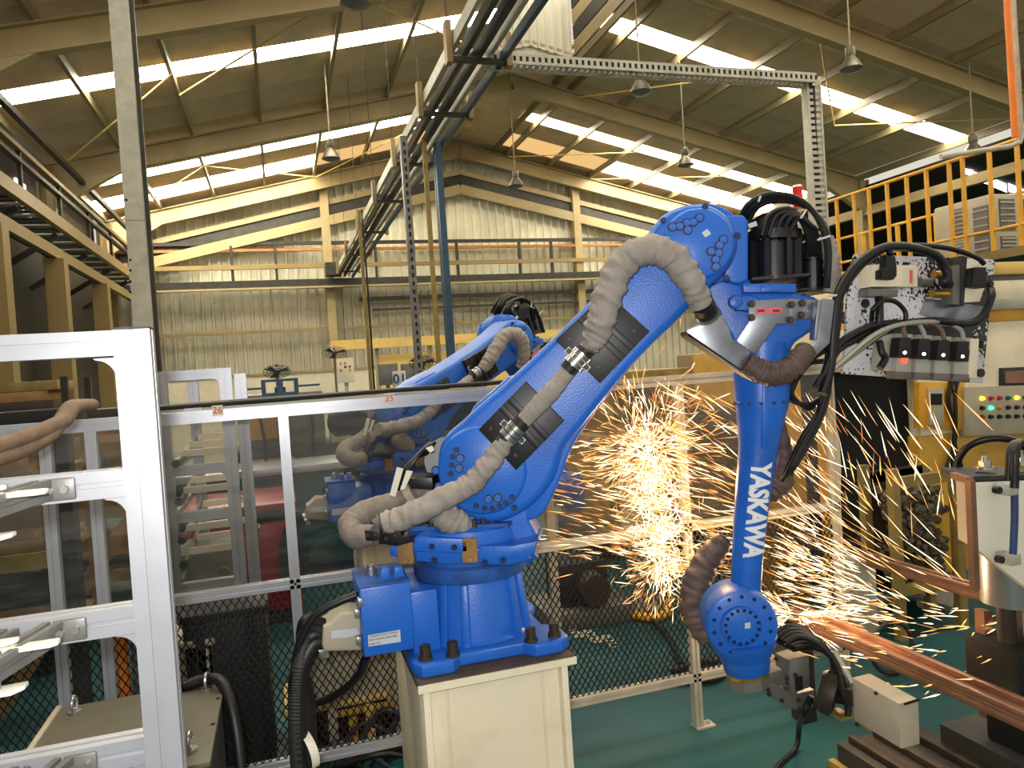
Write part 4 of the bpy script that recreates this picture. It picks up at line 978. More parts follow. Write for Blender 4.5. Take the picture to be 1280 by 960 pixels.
cable(bm, [at(1014, 870, 'Y', TY - 0.08), at(1004, 895, 'Y', TY - 0.05), V((e.x + 0.12, e.y + 0.02, 0.14)), at(995, 935, 'Z', 0.02), e, at(960, 975, 'Z', 0.012)], 0.011, 10, 8)
solo('tool_lead', bm, M['cable_black'], 'black lead dropping from the welding tool to the teal floor', 'cable')

# ---------------------------------------------------------------- spatter-stained valve plate and its cables
VY = 2.12
vp = thing('valve_plate', 'spatter-stained steel plate full of pneumatic valves and black plugs beside the robot elbow', 'valve panel', at(1150, 400, 'Y', VY))
z9 = lambda q: [(1030 + a / 5.052, 290 + b / 5.052) for a, b in q]
def vs(name, q, y0, y1, mn, par=None, bev=0.0015, label=None):
    o = obj(name, slab(BM(), z9(q), VY - y0, VY - y1, bev), M[mn], par or vp)
    if label: o['label'] = label
    return o
vs('plate', [(195, 140), (1065, 172), (1080, 190), (1003, 955), (120, 895), (135, 740), (150, 420)], 0, -0.012, 'spatter_plate')
A_ = vs('valve_base', [(270, 200), (300, 190), (285, 410), (265, 405)], 0.03, 0, 'dark_grey'); 
A_ = vs('valve_body', [(300, 205), (590, 212), (592, 345), (300, 345)], 0.06, 0.0, 'cream_paint')
vs('valve_label', [(500, 225), (575, 228), (575, 335), (500, 332)], 0.0615, 0.06, 'paper', A_)
vs('label_print', [(540, 240), (560, 240), (560, 325), (540, 325)], 0.062, 0.0615, 'pink_label', A_, 0)
vs('valve_plug', [(395, 150), (450, 150), (460, 225), (460, 275), (440, 300), (365, 295), (365, 240), (390, 225)], 0.09, 0.06, 'black_rubber', A_)
vs('valve_rail', [(285, 355), (470, 362), (465, 408), (280, 405)], 0.05, 0.0, 'cast_grey')
for x, y, x1, y1, r_ in ((600, 315, 665, 320, 0.017), (695, 268, 770, 268, 0.014), (680, 390, 815, 392, 0.014)):
    bm = BM(); cyl(bm, at(*z9([(x, y)])[0], 'Y', VY - 0.03), at(*z9([(x1, y1)])[0], 'Y', VY - 0.03), r_, None, 14); obj('silencer', bm, M['gold_ring'] if x != 600 else M['cast_grey'], vp)
B_ = vs('regulator_block', [(820, 210), (870, 205), (865, 460), (812, 455)], 0.05, 0, 'cast_grey')
vs('regulator_face', [(885, 210), (1030, 200), (1020, 340), (985, 440), (880, 445), (872, 300)], 0.045, 0, 'cream_paint')
vs('regulator_frame', [(868, 150), (905, 160), (885, 465), (865, 460)], 0.055, 0, 'dark_grey')
vs('regulator_plug', [(960, 222), (1025, 222), (1030, 300), (1020, 352), (935, 345), (940, 300)], 0.085, 0.045, 'black_rubber', B_)
vs('grey_tape', [(640, 420), (830, 440), (1010, 470), (1000, 570), (720, 560), (600, 520)], 0.0015, 0, 'plate_steel')
C_ = vs('manifold', [(440, 590), (560, 585), (945, 600), (920, 950), (430, 920)], 0.025, 0, 'dark_grey')
vs('manifold_side', [(370, 660), (440, 640), (430, 880), (345, 870)], 0.04, 0, 'galvanised'); vs('bright_edge', [(450, 640), (462, 640), (445, 860), (430, 860)], 0.045, 0.02, 'aluminium')
for k in range(4):
    x = 455 + k * 122; y = k * 8
    b0 = vs('solenoid_valve', [(x + 20, 640 + y), (x + 108, 645 + y), (x + 95, 920 + y * 0.6), (x - 5, 915 + y * 0.6)], 0.055, 0.02, 'galvanised')
    vs('valve_foot', [(x - 5, 880 + y * 0.6), (x + 97, 885 + y * 0.6), (x + 95, 930 + y * 0.6), (x - 8, 925 + y * 0.6)], 0.06, 0.02, 'cast_grey', b0)
    pg_ = vs('plug', [(x + 28, 665 + y), (x + 98, 668 + y), (x + 95, 715 + y), (x + 100, 722 + y), (x + 92, 795 + y), (x + 14, 790 + y), (x + 20, 715 + y)], 0.09, 0.05, 'black_rubber', b0)
    obj('plug_screw', cyl(BM(), at(*z9([(x + 55, 762 + y)])[0], 'Y', VY - 0.09), at(*z9([(x + 55, 762 + y)])[0], 'Y', VY - 0.096), 0.006, None, 10), M['steel'], b0)
    if k == 0:
        glowm = glow('red_led', (1, 0.05, 0.03), 4.0); bm = BM(); c_ = at(*z9([(x + 50, 808)])[0], 'Y', VY - 0.058); cyl(bm, c_, c_ + V((0, -0.006, 0)), 0.012, None, 12); obj('lit_lamp', bm, glowm, b0)
    b_ = BM(); s_ = z9([(x + 62, 668 + y)])[0]; L0 = z9([(390 - k * 6, 625 - k * 2)])[0]; L1 = z9([(80 - k * 14, 850 + k * 10)])[0]
    mid = z9([(500 + k * 70, 580 - k * 5)])[0]
    cable(b_, [at(*s_, 'Y', VY - 0.07), at(s_[0] - 3 - k, s_[1] - 10 - k * 2, 'Y', VY - 0.07), at(*mid, 'Y', VY - 0.075), at(*L0, 'Y', VY - 0.08 - 0.01 * k), at(*L1, 'Y', VY - 0.06)], 0.008, 10, 8); obj('plug_lead', b_, M['galvanised' if k % 2 else 'hose_tan'], vp)
vs('end_cap', [(930, 672), (980, 675), (965, 925), (915, 920)], 0.06, 0, 'cream_paint')
vs('marker_plate', [(980, 690), (1002, 690), (998, 728), (976, 728)], 0.003, 0, 'black', None, 0.0)
for x, y in ((255, 452), (232, 700), (1050, 330), (1010, 375), (320, 850), (985, 890)):
    bm = BM(); c_ = at(*z9([(x, y)])[0], 'Y', VY); cyl(bm, c_, c_ + V((0, -0.008, 0)), 0.016 if x < 1000 else 0.01, None, 12); obj('plate_bolt', bm, M['dark_steel'], vp)
def vcab(pts, r_, dy=0.07, mn='cable_black', name='hose'):
    b_ = BM(); cable(b_, [at(*z9([p[:2]])[0], 'Y', VY - (p[2] if len(p) > 2 else dy)) for p in pts], r_, 10, 10); obj(name, b_, M[mn], vp)
vcab([(790, 330, 0.04), (760, 320), (775, 250), (710, 150), (560, 100), (400, 95), (280, 150), (170, 250), (90, 400), (60, 600), (40, 850), (-10, 1020)], 0.016)
vcab([(1010, 200, 0.06), (960, 160), (800, 105), (600, 85), (420, 100), (290, 170), (190, 270), (105, 420), (75, 620), (50, 860), (0, 1030)], 0.0095, 0.06, 'cable_black')
vcab([(420, 150, 0.08), (400, 110), (330, 130), (220, 220), (125, 340), (95, 470), (80, 640), (30, 900)], 0.011)
vcab([(1055, 360, 0.05), (1055, 420), (1000, 530), (900, 580), (700, 560), (500, 575), (320, 590), (160, 660), (60, 750), (0, 900)], 0.013)
vcab([(300, 560, 0.03), (310, 490), (370, 435), (450, 440), (510, 500), (515, 570)], 0.008)
vcab([(345, 410, 0.04), (350, 500), (345, 600)], 0.013)
vcab([(350, 690, 0.06), (365, 760), (385, 800), (350, 860)], 0.012)
vcab([(330, 600, 0.06), (200, 680), (100, 740), (20, 860), (-60, 980)], 0.010)
obj('hanger_arm', beam(BM(), at(1060, 400, 'Y', VY + 0.03), at(1000, 372, 'Y', 2.22), 0.05, 0.03), M['cast_iron'], vp)
# long black harness hanging from the valve plate down the forearm
hn = thing('cable_harness', 'bunch of black cables hanging between the elbow and the dark sleeve', 'cable', at(1010, 500, 'Y', 2.2))
for k in range(9):
    q = rr_.uniform(-5, 5); yy = 2.16 + 0.02 * (k % 4)
    b_ = BM(); cable(b_, [at(1050 + q * 0.5, 375 + q, 'Y', yy), at(1041 + q, 420, 'Y', yy), at(1035 + q, 460 + q, 'Y', yy + 0.02), at(1027 + q, 510, 'Y', yy + 0.03), at(1006 + q * 1.2, 550 + q, 'Y', yy + 0.04), at(988 + q, 585, 'Y', yy + 0.06), at(978 + q * 0.6, 600, 'Y', yy + 0.1)], 0.0085, 8, 8)
    obj('cable', b_, M['cable_black'], hn)
for k in range(3):
    b_ = BM(); cable(b_, [at(1046, 415 + k * 8, 'Y', 2.2), at(1020 - k * 4, 445 + k * 3, 'Y', 2.16), at(996 - k * 3, 475, 'Y', 2.18), at(990, 500 - k * 3, 'Y', 2.2), at(1010, 505 + k * 3, 'Y', 2.22), at(1022, 500, 'Y', 2.24)], 0.008, 8, 8); obj('cable', b_, M['cable_black'], hn)
for x, y in ((1043, 403), (1040, 352)): obj('cable_tie', cyl(BM(), at(x - 4, y, 'Y', 2.18), at(x + 8, y - 1, 'Y', 2.18), 0.004, None, 6), M['sticker'], hn)

# ---------------------------------------------------------------- work rails lit by the sparks
def rail_set(name, label, x, z, y0, y1, w_, legs, grp, lm='cream_box', lw=0.07):
    t = thing(name, label, 'rail', (x, (y0 + y1) / 2, 0), grp)
    obj('top_plate', bb(BM(), x - w_ / 2, x + w_ / 2, y0, y1, z - 0.012, z, 0.002), M['copper'], t)
    for dx in (-w_ / 2 + 0.012, w_ / 2 - 0.012): obj('lip', bb(BM(), x + dx - 0.012, x + dx + 0.012, y0, y1, z, z + 0.02, 0.003), M['copper'], t)
    obj('side_plate', bb(BM(), x - w_ / 2, x - w_ / 2 + 0.012, y0, y1, z - 0.04, z - 0.012, 0.002), M['copper'], t)
    obj('side_plate', bb(BM(), x + w_ / 2 - 0.012, x + w_ / 2, y0, y1, z - 0.04, z - 0.012, 0.002), M['copper'], t)
    for y in legs: obj('leg', bb(BM(), x - lw, x + lw, y - lw, y + lw, 0, z - 0.012, 0.004), M[lm], t)
    return t
rail_set('work_rail', 'long copper-lit work rail running diagonally under the sparks', 2.19, 0.5, 1.55, 2.93, 0.10, (1.62, 2.86), 'copper-lit rails', 'cast_iron', 0.04)
p1, p2 = at(1062, 702, 'Z', 0.52), at(1228, 764, 'Z', 0.52)
rail_set('work_rail', 'farther copper-lit rail on a cream square leg', 3.05, 0.52, 2.35, 4.4, 0.07, (3.45,), 'copper-lit rails')

rb_ = thing('rail_bed', 'low dark cast bed with yellowish edge on the floor under the near work rail', 'bed', (2.2, 2.0, 0))
obj('slab', bb(BM(), 2.02, 2.42, 1.70, 2.45, 0, 0.12, 0.006), M['dark_grey'], rb_); obj('edge_strip', bb(BM(), 1.99, 2.02, 1.68, 2.47, 0, 0.05, 0.003), M['worn_yellow'], rb_)
for k in range(3): obj('guide_bar', bb(BM(), 2.06 + 0.12 * k, 2.10 + 0.12 * k, 1.72, 2.43, 0.12, 0.15, 0.004), M['cast_iron'], rb_)
# ---------------------------------------------------------------- press head at the right edge
QY = 1.90
pr_ = thing('ram_press', 'white press with a steel ram and blue air tube at the right edge', 'machine', at(1250, 700, 'Y', 2.05))
def qs(name, q, y0, y1, mn, bev=0.002, label=None, par=None):
    o = obj(name, slab(BM(), q, y0, y1, bev), M[mn], par or pr_)
    if label: o['label'] = label
    return o
front = [(1215, 600), (1330, 596), (1330, 760), (1300, 748), (1218, 684)]
qs('front_plate', front, QY, QY + 0.02, 'white_paint')
f3 = pp([(1194, 582), (1215, 599), (1218, 684), (1197, 662)], QY); pts = [at(1215, 600, 'Y', QY), at(1218, 684, 'Y', QY)]
dxy = at(1195, 600, 'Y', QY + 0.10) - pts[0]; dxy.z = 0
bm = BM(); prism(bm, [pts[0], pts[1], pts[1] + dxy, pts[0] + dxy], (0.012, 0.006, 0)); obj('side_plate', bm, M['cream_box'], pr_)
bm = BM(); tl, tr = pts[0] + V((0, 0, 0.012)), at(1330, 596, 'Y', QY) + V((0, 0, 0.012)); prism(bm, [tl, tr, tr + V((0, 0.22, 0)), tl + dxy * 2], (0, 0, -0.02)); obj('top_cap', bm, M['dark_grey'], pr_)
for a, b in ((pts[0], pts[1] + V((0, 0, -0.14))), (pts[0], pts[0] + dxy)): obj('copper_edge', beam(BM(), a + V((-0.008, 0.0, 0)), b + V((-0.008, 0.0, 0)), 0.022, 0.022, (0, 1, 0)), M['copper'], pr_)
for cx in (1231, 1277):
    p = at(cx, 578, 'Y', QY + 0.08); p.z = tl.z
    bm = BM(); cyl(bm, p, p + V((0, 0, 0.008)), 0.032, None, 18); cyl(bm, p + V((0, 0, 0.008)), p + V((0, 0, 0.028)), 0.020, None, 6); cyl(bm, p + V((0, 0, 0.028)), p + V((0, 0, 0.045)), 0.011, None, 12)
    obj('top_bolt', bm, M['steel'], pr_)
c_ = at(1262, 700, 'Y', QY + 0.12)
bm = BM(); cyl(bm, V((c_.x, QY + 0.12, 0.74)), V((c_.x, QY + 0.12, 1.14)), 0.098, None, 36); obj('ram', bm, M['steel'], pr_)['label'] = 'bare steel ram'
bm = BM(); cyl(bm, V((c_.x - 0.03, QY + 0.12, 0.30)), V((c_.x - 0.03, QY + 0.12, 0.74)), 0.03, None, 18); obj('ram_rod', bm, M['cast_iron'], pr_)
bm = BM(); bb(bm, c_.x - 0.10, c_.x + 0.14, QY + 0.02, QY + 0.24, 0.44, 0.60, 0.01); bb(bm, c_.x - 0.06, c_.x + 0.1, QY + 0.05, QY + 0.2, 0.22, 0.44, 0.01); obj('electrode_holder', bm, M['black'], pr_)
for k, zz in enumerate((0.64, 0.33)): obj('cream_block', bb(BM(), c_.x + 0.02, c_.x + 0.10, QY + 0.03, QY + 0.1, zz - 0.02, zz + 0.12, 0.004), M['cream_box'], pr_)
obj('pedestal', bb(BM(), c_.x - 0.12, c_.x + 0.2, QY + 0.0, QY + 0.35, 0, 0.22, 0.004), M['dark_grey'], pr_)
obj('column', bb(BM(), c_.x + 0.22, c_.x + 0.40, QY + 0.05, QY + 0.35, 0.0, 1.15, 0.004), M['dark_grey'], pr_)
def qc(pts, r_, mn='cable_black', name='air_hose'):
    b_ = BM(); cable(b_, [at(x, y, 'Y', yy) for x, y, yy in pts], r_, 10, 12); obj(name, b_, M[mn], pr_)
qc([(1196, 590, 2.12), (1199, 572, 2.1), (1213, 556, 2.05), (1240, 548, 2.0), (1270, 552, 1.96), (1300, 575, 1.95)], 0.013)
qc([(1290, 556, 1.95), (1272, 553, 1.88), (1263, 562, 1.84), (1260, 600, 1.84)], 0.011); qc([(1300, 552, 1.95), (1280, 552, 1.86), (1270, 562, 1.82), (1268, 610, 1.82)], 0.013)
qc([(1268, 606, 1.84), (1268, 650, 1.84), (1266, 694, 1.84)], 0.011, 'ink_blue', 'air_tube')
for x, y in ((1263, 612), (1266, 699)):
    o = obj('tube_fitting', bb(BM(), *[f(at(x, y, 'Y', 1.84)) for f in (lambda p: p.x - 0.018, lambda p: p.x + 0.022, lambda p: p.y - 0.012, lambda p: p.y + 0.05, lambda p: p.z - 0.018, lambda p: p.z + 0.018)], 0.004), M['galvanised'], pr_)
    p = at(x - 13, y + 1, 'Y', 1.83); obj('fitting_knob', cyl(BM(), p, p + V((0.0, 0.02, 0)), 0.012, None, 14), M['black_rubber'], o)
# ---------------------------------------------------------------- overhead services
def rz2(x): return rz(x) - 0.2
# busway running the length of the hall
bw = thing('overhead_busway', 'long overhead busway of parallel rails and cables running to the gable wall', 'busway', (2.15, 14, 5.0))
for x, z, ww, hh, mn, nm in ((1.93, 5.05, 0.04, 0.14, 'galvanised', 'side_rail'), (2.04, 4.98, 0.06, 0.12, 'dark_steel', 'conductor_rail'), (2.10, 5.06, 0.05, 0.08, 'blue_steel', 'conductor_rail'), (2.20, 4.98, 0.06, 0.12, 'dark_steel', 'conductor_rail'), (2.32, 5.02, 0.05, 0.16, 'galvanised', 'side_rail'), (2.44, 4.92, 0.05, 0.10, 'blue_steel', 'side_rail')):
    obj(nm, bb(BM(), x - ww / 2, x + ww / 2, 3.0, 24.0, z - hh / 2, z + hh / 2), M[mn], bw)
for i, y in enumerate((4.2, 7.4, 9.0, 11.2, 13.6, 16.5, 19.5, 22.5)):
    o = obj('yoke', bb(BM(), 1.86, 2.52, y - 0.04, y + 0.04, 4.85, 4.89), M['dark_steel'], bw)
    obj('yoke_plate', bb(BM(), 1.84, 1.90, y - 0.06, y + 0.06, 4.82, 5.24), M['dark_cream'], o); obj('yoke_plate', bb(BM(), 2.47, 2.53, y - 0.06, y + 0.06, 4.82, 5.16), M['dark_cream'], o)
    obj('clip', bb(BM(), 1.92, 2.46, y + 0.3, y + 0.36, 5.08, 5.12), M['steel'], bw)
    obj('hanger_rod', cyl(BM(), (1.87, y, 5.25), (1.87, y, rz(1.87) - 0.02), 0.006, None, 6), M['dark_steel'], bw)
obj('end_box', bb(BM(), 1.6, 2.0, 23.4, 23.8, 4.9, 5.3), M['dark_steel'], bw)
# poles under the busway
def pole(x, y, w_, mn, label, slots=False, z1=4.9):
    o = thing('support_pole', label, 'pole', (x, y, 0), 'poles under the busway')
    obj('shaft', bb(BM(), x - w_ / 2, x + w_ / 2, y - w_ / 2, y + w_ / 2, 0, z1), M[mn], o)
    obj('foot', bb(BM(), x - w_, x + w_, y - w_, y + w_, 0, 0.02), M[mn], o)
    if slots:
        bm = BM()
        for k in range(42): bb(bm, x - 0.016, x + 0.016, y - w_ / 2 - 0.002, y - w_ / 2 + 0.001, 0.25 + k * 0.11, 0.31 + k * 0.11)
        s = obj('slots', bm, M['black'], o); s['kind'] = 'stuff'
p = at(505, 190, 'Y', 10); pole(p.x, 10, 0.095, 'cast_grey', 'slotted grey steel pole under the busway, left of the yellow pole', True)
p = at(531, 195, 'Y', 10.2); pole(p.x, 10.2, 0.06, 'worn_yellow', 'slim yellow pole between the slotted grey and the blue pole')
p = at(547, 185, 'Y', 10.4); pole(p.x, 10.4, 0.09, 'blue_steel', 'dark blue pole under the busway, right of the yellow pole', False, 5.2)
p = at(558, 380, 'Y', 10.55); pole(p.x, 10.6, 0.07, 'blue_steel', 'thin dark blue pole close behind the thicker blue pole', False, 4.9)
p = at(453, 330, 'Y', 14); pole(p.x, 14.0, 0.06, 'worn_yellow', 'yellow pole with a black cable taped down it, far under the busway', False, 4.8)
b_ = BM(); cable(b_, [(p.x + 0.05, 13.94, 4.8), (p.x + 0.06, 13.94, 3.2), (p.x + 0.05, 13.94, 1.5), (p.x + 0.06, 13.94, 0.05)], 0.02, 6, 6); solo('drop_cable', b_, M['cable_black'], 'black cable running down the far yellow pole', 'cable')
# cable ladder crossing to the right and dropping
cl = thing('cable_ladder', 'perforated galvanised cable ladder crossing right and dropping beside the platform', 'cable tray', (4.4, 7.5, 4.9))
Yt, zt = 7.5, 4.92
for dy in (-0.10, 0.10): obj('side_rail', bb(BM(), 2.3, 6.36, Yt + dy - 0.01, Yt + dy + 0.01, zt - 0.06, zt + 0.05), M['galvanised'], cl)
bm = BM()
for k in range(58): bb(bm, 2.34 + k * 0.07, 2.37 + k * 0.07, Yt - 0.10, Yt + 0.10, zt - 0.05, zt - 0.03)
o = obj('rungs', bm, M['galvanised'], cl); o['kind'] = 'stuff'
bm = BM()
for k in range(58): bb(bm, 2.345 + k * 0.07, 2.375 + k * 0.07, Yt - 0.112, Yt - 0.109, zt - 0.03, zt + 0.02)
o = obj('slots', bm, M['black'], cl); o['kind'] = 'stuff'
b_ = BM(); cable(b_, [(2.3, Yt, zt + 0.02), (4, Yt, zt), (6.1, Yt, zt), (6.33, Yt - 0.02, zt - 0.08), (6.36, Yt - 0.02, zt - 0.4), (6.36, Yt, 2.0)], 0.035, 8, 8); obj('cables', b_, M['cable_black'], cl)
for dx in (-0.09, 0.09): obj('side_rail', bb(BM(), 6.36 + dx - 0.012, 6.36 + dx + 0.012, Yt - 0.06, Yt + 0.05, 0, zt + 0.03), M['galvanised'], cl)
bm = BM()
for k in range(64): bb(bm, 6.27, 6.45, Yt - 0.05, Yt - 0.03, 0.1 + k * 0.074, 0.14 + k * 0.074)
o = obj('rungs', bm, M['galvanised'], cl); o['kind'] = 'stuff'
# high-bay lamps
def highbay(px_, py_, z, label, rad=0.2):
    p = at(px_, py_, 'Z', z); o = thing('hanging_lamp', label, 'lamp', p, 'high-bay lamps')
    obj('rod', cyl(BM(), (p.x, p.y, z + 0.42), (p.x, p.y, rz(p.x) - 0.02), 0.014, None, 8), M['purlin'], o)
    obj('gear_box', lathe(BM(), (p.x, p.y, z + 0.22), (0, 0, 1), [(0, 0.07), (0.03, 0.085), (0.15, 0.08), (0.20, 0.03)], 18), M['lamp_shade'], o)
    bm = BM(); lathe(bm, (p.x, p.y, z), (0, 0, 1), [(0, rad), (0.01, rad * 1.06), (0.03, rad), (0.12, rad * 0.8), (0.20, rad * 0.45), (0.23, rad * 0.35)], 28)
    obj('shade', bm, M['lamp_shade'], o); obj('glass', lathe(BM(), (p.x, p.y, z - 0.045), (0, 0, 1), [(0, rad * 0.25), (0.02, rad * 0.7), (0.045, rad * 0.96)], 24), M['cast_grey'], o)
highbay(801, 116, 6.3, 'hanging bell lamp under the cable ladder right of the busway', 0.18)
highbay(645, 233, 6.2, 'bell lamp hanging in front of the gable near its peak', 0.18)
highbay(414, 199, 6.2, 'bell lamp hanging under the left roof slope between skylights', 0.18)
highbay(1064, 87, 6.4, 'bell lamp under the dark right roof slope near the top edge', 0.18)
highbay(857, 207, 6.0, 'small bell lamp before the far right skylight strip', 0.18)
highbay(1217, 193, 5.4, 'bell lamp hanging above the yellow platform railing', 0.18)
highbay(444, 6, 6.4, 'bell lamp cut by the top edge left of the busway', 0.18)
# galvanised column at the left
p0, p1 = at(135, 0, 'Y', 7.4), at(159, 0, 'Y', 7.4)
gc = thing('steel_column', 'tall pale galvanised square column rising behind the near rack', 'column', ((p0.x + p1.x) / 2, 7.5, 0))
obj('shaft', bb(BM(), p0.x, p1.x, 7.4, 7.62, 0, rz(p0.x) - 0.15), M['galvanised'], gc)
obj('splice_plate', bb(BM(), p0.x - 0.004, p1.x + 0.004, 7.395, 7.625, 3.25, 3.27), M['galvanised'], gc)
obj('conduit', bb(BM(), p1.x, p1.x + 0.035, 7.5, 7.55, 0, rz(p0.x) - 0.2), M['dark_steel'], gc)
for y in (325, 338, 352, 365, 250): 
    q = at(163 if y > 300 else 158, y, 'Y', 7.4); obj('bolt_hole', cyl(BM(), q, q + V((0, -0.004, 0)), 0.012, None, 8), M['black'], gc)
# orange and grey conduits, top right
p = at(1254, 0, 'Y', 5.4); q = at(1269, 172, 'Y', 5.4)
oc = thing('ceiling_conduit', 'orange pipe and grey conduit dropping from the roof at the right edge', 'pipe', q)
obj('orange_pipe', cyl(BM(), V((p.x, 5.4, rz(p.x) - 0.1)), q, 0.03, None, 12), M['orange_paint'], oc)
b_ = BM(); e = at(1176, 196, 'Y', 5.6); tube(b_, [V((p.x + 0.08, 5.4, rz(p.x) - 0.1)), q + V((0.08, 0, 0.05)), q + V((0.06, 0, -0.04)), q + V((-0.05, 0.02, -0.08)), e], 0.025, 10); obj('grey_conduit', b_, M['galvanised'], oc)

# ---------------------------------------------------------------- platform, chiller and machines on the right
pf = thing('access_platform', 'raised platform with yellow tube railing along the right side', 'platform', (9, 8.5, 0))
ZD = 2.68; obj('deck', bb(BM(), 8.05, 10.6, 4.6, 13.5, ZD - 0.06, ZD), M['dark_grey'], pf)
obj('edge_beam', bb(BM(), 7.96, 8.05, 4.6, 13.5, ZD - 0.10, ZD), M['dark_cream'], pf)
ZH = 3.86
for z, r_ in ((ZH, 0.022), (2.92, 0.018)): obj('hand_rail', cyl(BM(), (8.0, 4.6, z), (8.0, 13.5, z), r_, None, 10), M['yellow_paint'], pf)
for px_ in (1013, 1027, 1047, 1069, 1088, 1111, 1136, 1161, 1190, 1207, 1241, 1276, 1320):
    d = ray(px_, 280); y = d.y * 8.0 / d.x
    obj('post', bb(BM(), 7.98, 8.02, y - 0.018, y + 0.018, ZD, ZH), M['yellow_paint'], pf)
for z in (ZH - 0.1, 3.3): obj('hand_rail', cyl(BM(), (10.5, 6.0, z), (10.5, 13.5, z), 0.025, None, 8), M['yellow_paint'], pf)
for k in range(7): obj('post', bb(BM(), 10.47, 10.53, 8 + k * 0.8, 8.05 + k * 0.8, ZD, ZH - 0.1), M['yellow_paint'], pf)
for x, y in ((8.2, 5), (8.2, 9), (8.2, 13), (10.4, 5), (10.4, 9), (10.4, 13)): obj('leg', bb(BM(), x - 0.08, x + 0.08, y - 0.08, y + 0.08, 0, ZD - 0.14), M['rafter'], pf)
a, b = at(1239, 242, 'X', 9.0), at(1167, 259, 'X', 9.0)
ch = thing('air_chiller', 'cream air-conditioning box with louvred sides standing on the platform', 'air conditioner', (9.7, (a.y + b.y) / 2, ZD))
obj('casing', bb(BM(), 9.0, 10.3, a.y, b.y, ZD, a.z, 0.02), M['cream_box'], ch)
L = b.y - a.y
for f0, f1, z0, z1 in ((0.06, 0.30, 0.15, 0.85), (0.42, 0.62, 0.5, 0.9), (0.42, 0.62, 0.1, 0.4)):
    o = obj('grille', bb(BM(), 8.985, 9.0, a.y + f0 * L, a.y + f1 * L, ZD + z0 * (a.z - ZD), ZD + z1 * (a.z - ZD)), M['cast_grey'], ch)
    for k in range(6):
        z = ZD + (z0 + (z1 - z0) * (k + 0.5) / 6) * (a.z - ZD); obj('louvre', bb(BM(), 8.975, 8.99, a.y + f0 * L, a.y + f1 * L, z - 0.015, z + 0.005), M['cream_box'], o)
for x0 in (9.12, 9.55, 9.98):
    for z0, z1 in ((0.45, 0.92), (0.08, 0.36)):
        o = obj('grille', bb(BM(), x0, x0 + 0.26, a.y - 0.015, a.y, ZD + z0 * (a.z - ZD), ZD + z1 * (a.z - ZD)), M['cast_grey'], ch)
        for k in range(5):
            z = ZD + (z0 + (z1 - z0) * (k + 0.5) / 5) * (a.z - ZD); obj('louvre', bb(BM(), x0, x0 + 0.26, a.y - 0.025, a.y - 0.01, z - 0.015, z + 0.005), M['cream_box'], o)
# red signal lamp
p = at(997, 246, 'Y', 6.0)
sg = thing('signal_tower', 'red signal lamp on a thin pole above the elbow cables', 'signal lamp', (p.x, p.y, 0))
obj('pole', cyl(BM(), (p.x, 6.0, 0), (p.x, 6.0, p.z - 0.11), 0.025, None, 10), M['galvanised'], sg)
obj('lens', cyl(BM(), (p.x, 6.0, p.z - 0.11), (p.x, 6.0, p.z + 0.09), 0.045, None, 20), M['red_lens'], sg); obj('cap', cyl(BM(), (p.x, 6.0, p.z + 0.09), (p.x, 6.0, p.z + 0.11), 0.047, 0.04, 20), M['white_paint'], sg)
# big press machine with the operator panel
MY = 4.2
pm = thing('press_machine', 'large cream and yellow machine with an operator button panel and a black opening', 'machine', (5.2, 4.8, 0))
def ms(name, q, y0, y1, mn, par=None, bev=0.0):
    return obj(name, slab(BM(), q, y0, y1, bev), M[mn], par or pm)
def mrect(name, x0, x1, y_top, y_bot, y0, y1, mn, par=None, xr=1160):
    a = at(xr, y_top, 'Y', y0).z; b = at(xr, y_bot, 'Y', y0).z
    return obj(name, bb(BM(), x0, x1, y0, y1, b, a, 0.003), M[mn], par or pm)
XA = at(1052, 440, 'Y', MY).x; XB = at(1152, 560, 'Y', MY).x; XC = at(1166, 600, 'Y', MY).x
obj('upper_housing', bb(BM(), XB, 6.6, MY, MY + 1.2, at(1160, 545, 'Y', MY).z, at(1160, 407, 'Y', MY).z, 0.01), M['cream_paint'], pm)
obj('opening_header', bb(BM(), XA, XB, MY, MY + 1.2, at(1100, 462, 'Y', MY).z, at(1160, 407, 'Y', MY).z, 0.01), M['cream_paint'], pm)
for yt, yb, mn, o_ in ((407, 392, 'yellow_paint', 0.0), (392, 378, 'galvanised', -0.03), (378, 354, 'cream_paint', -0.02), (354, 346, 'cast_grey', 0.02), (346, 330, 'pale_yellow', -0.03)):
    mrect('band', XA + 0.3, 6.6, yt - (yt - yb), yt, MY + o_, MY + 1.2, mn)
obj('opening_back', bb(BM(), XA - 0.35, XB, MY + 0.9, MY + 0.95, 0.0, 1.6), M['black'], pm)
obj('opening_side', bb(BM(), XB - 0.02, XB, MY + 0.1, MY + 0.9, 0.0, 1.6), M['black'], pm)
obj('opening_curtain', bb(BM(), XA - 0.35, XB, MY + 0.10, MY + 0.13, 0.1, 1.62), M['black'], pm)['label'] = 'black curtain closing the opening'
obj('frame_column', bb(BM(), XB - 0.02, 6.6, MY, MY + 1.1, 0, at(1160, 545, 'Y', MY).z, 0.005), M['ochre'], pm)
obj('frame_column', bb(BM(), XA - 0.5, XA - 0.35, MY, MY + 1.1, 0, 1.7, 0.005), M['ochre'], pm)
obj('lower_sill', bb(BM(), XA - 0.35, XB, MY, MY + 0.2, 0.0, 0.34, 0.005), M['black'], pm)
o = ms('yellow_panel', [(1149, 478), (1206, 478), (1206, 536), (1196, 538), (1149, 536)], MY - 0.03, MY + 0.02, 'yellow_paint', None, 0.002)
h = ms('pendant', [(1162, 485), (1180, 485), (1180, 532), (1164, 531)], MY - 0.06, MY - 0.03, 'cream_box', o, 0.003); ms('pendant_screen', [(1164, 492), (1178, 492), (1178, 506), (1164, 506)], MY - 0.063, MY - 0.06, 'black', o)
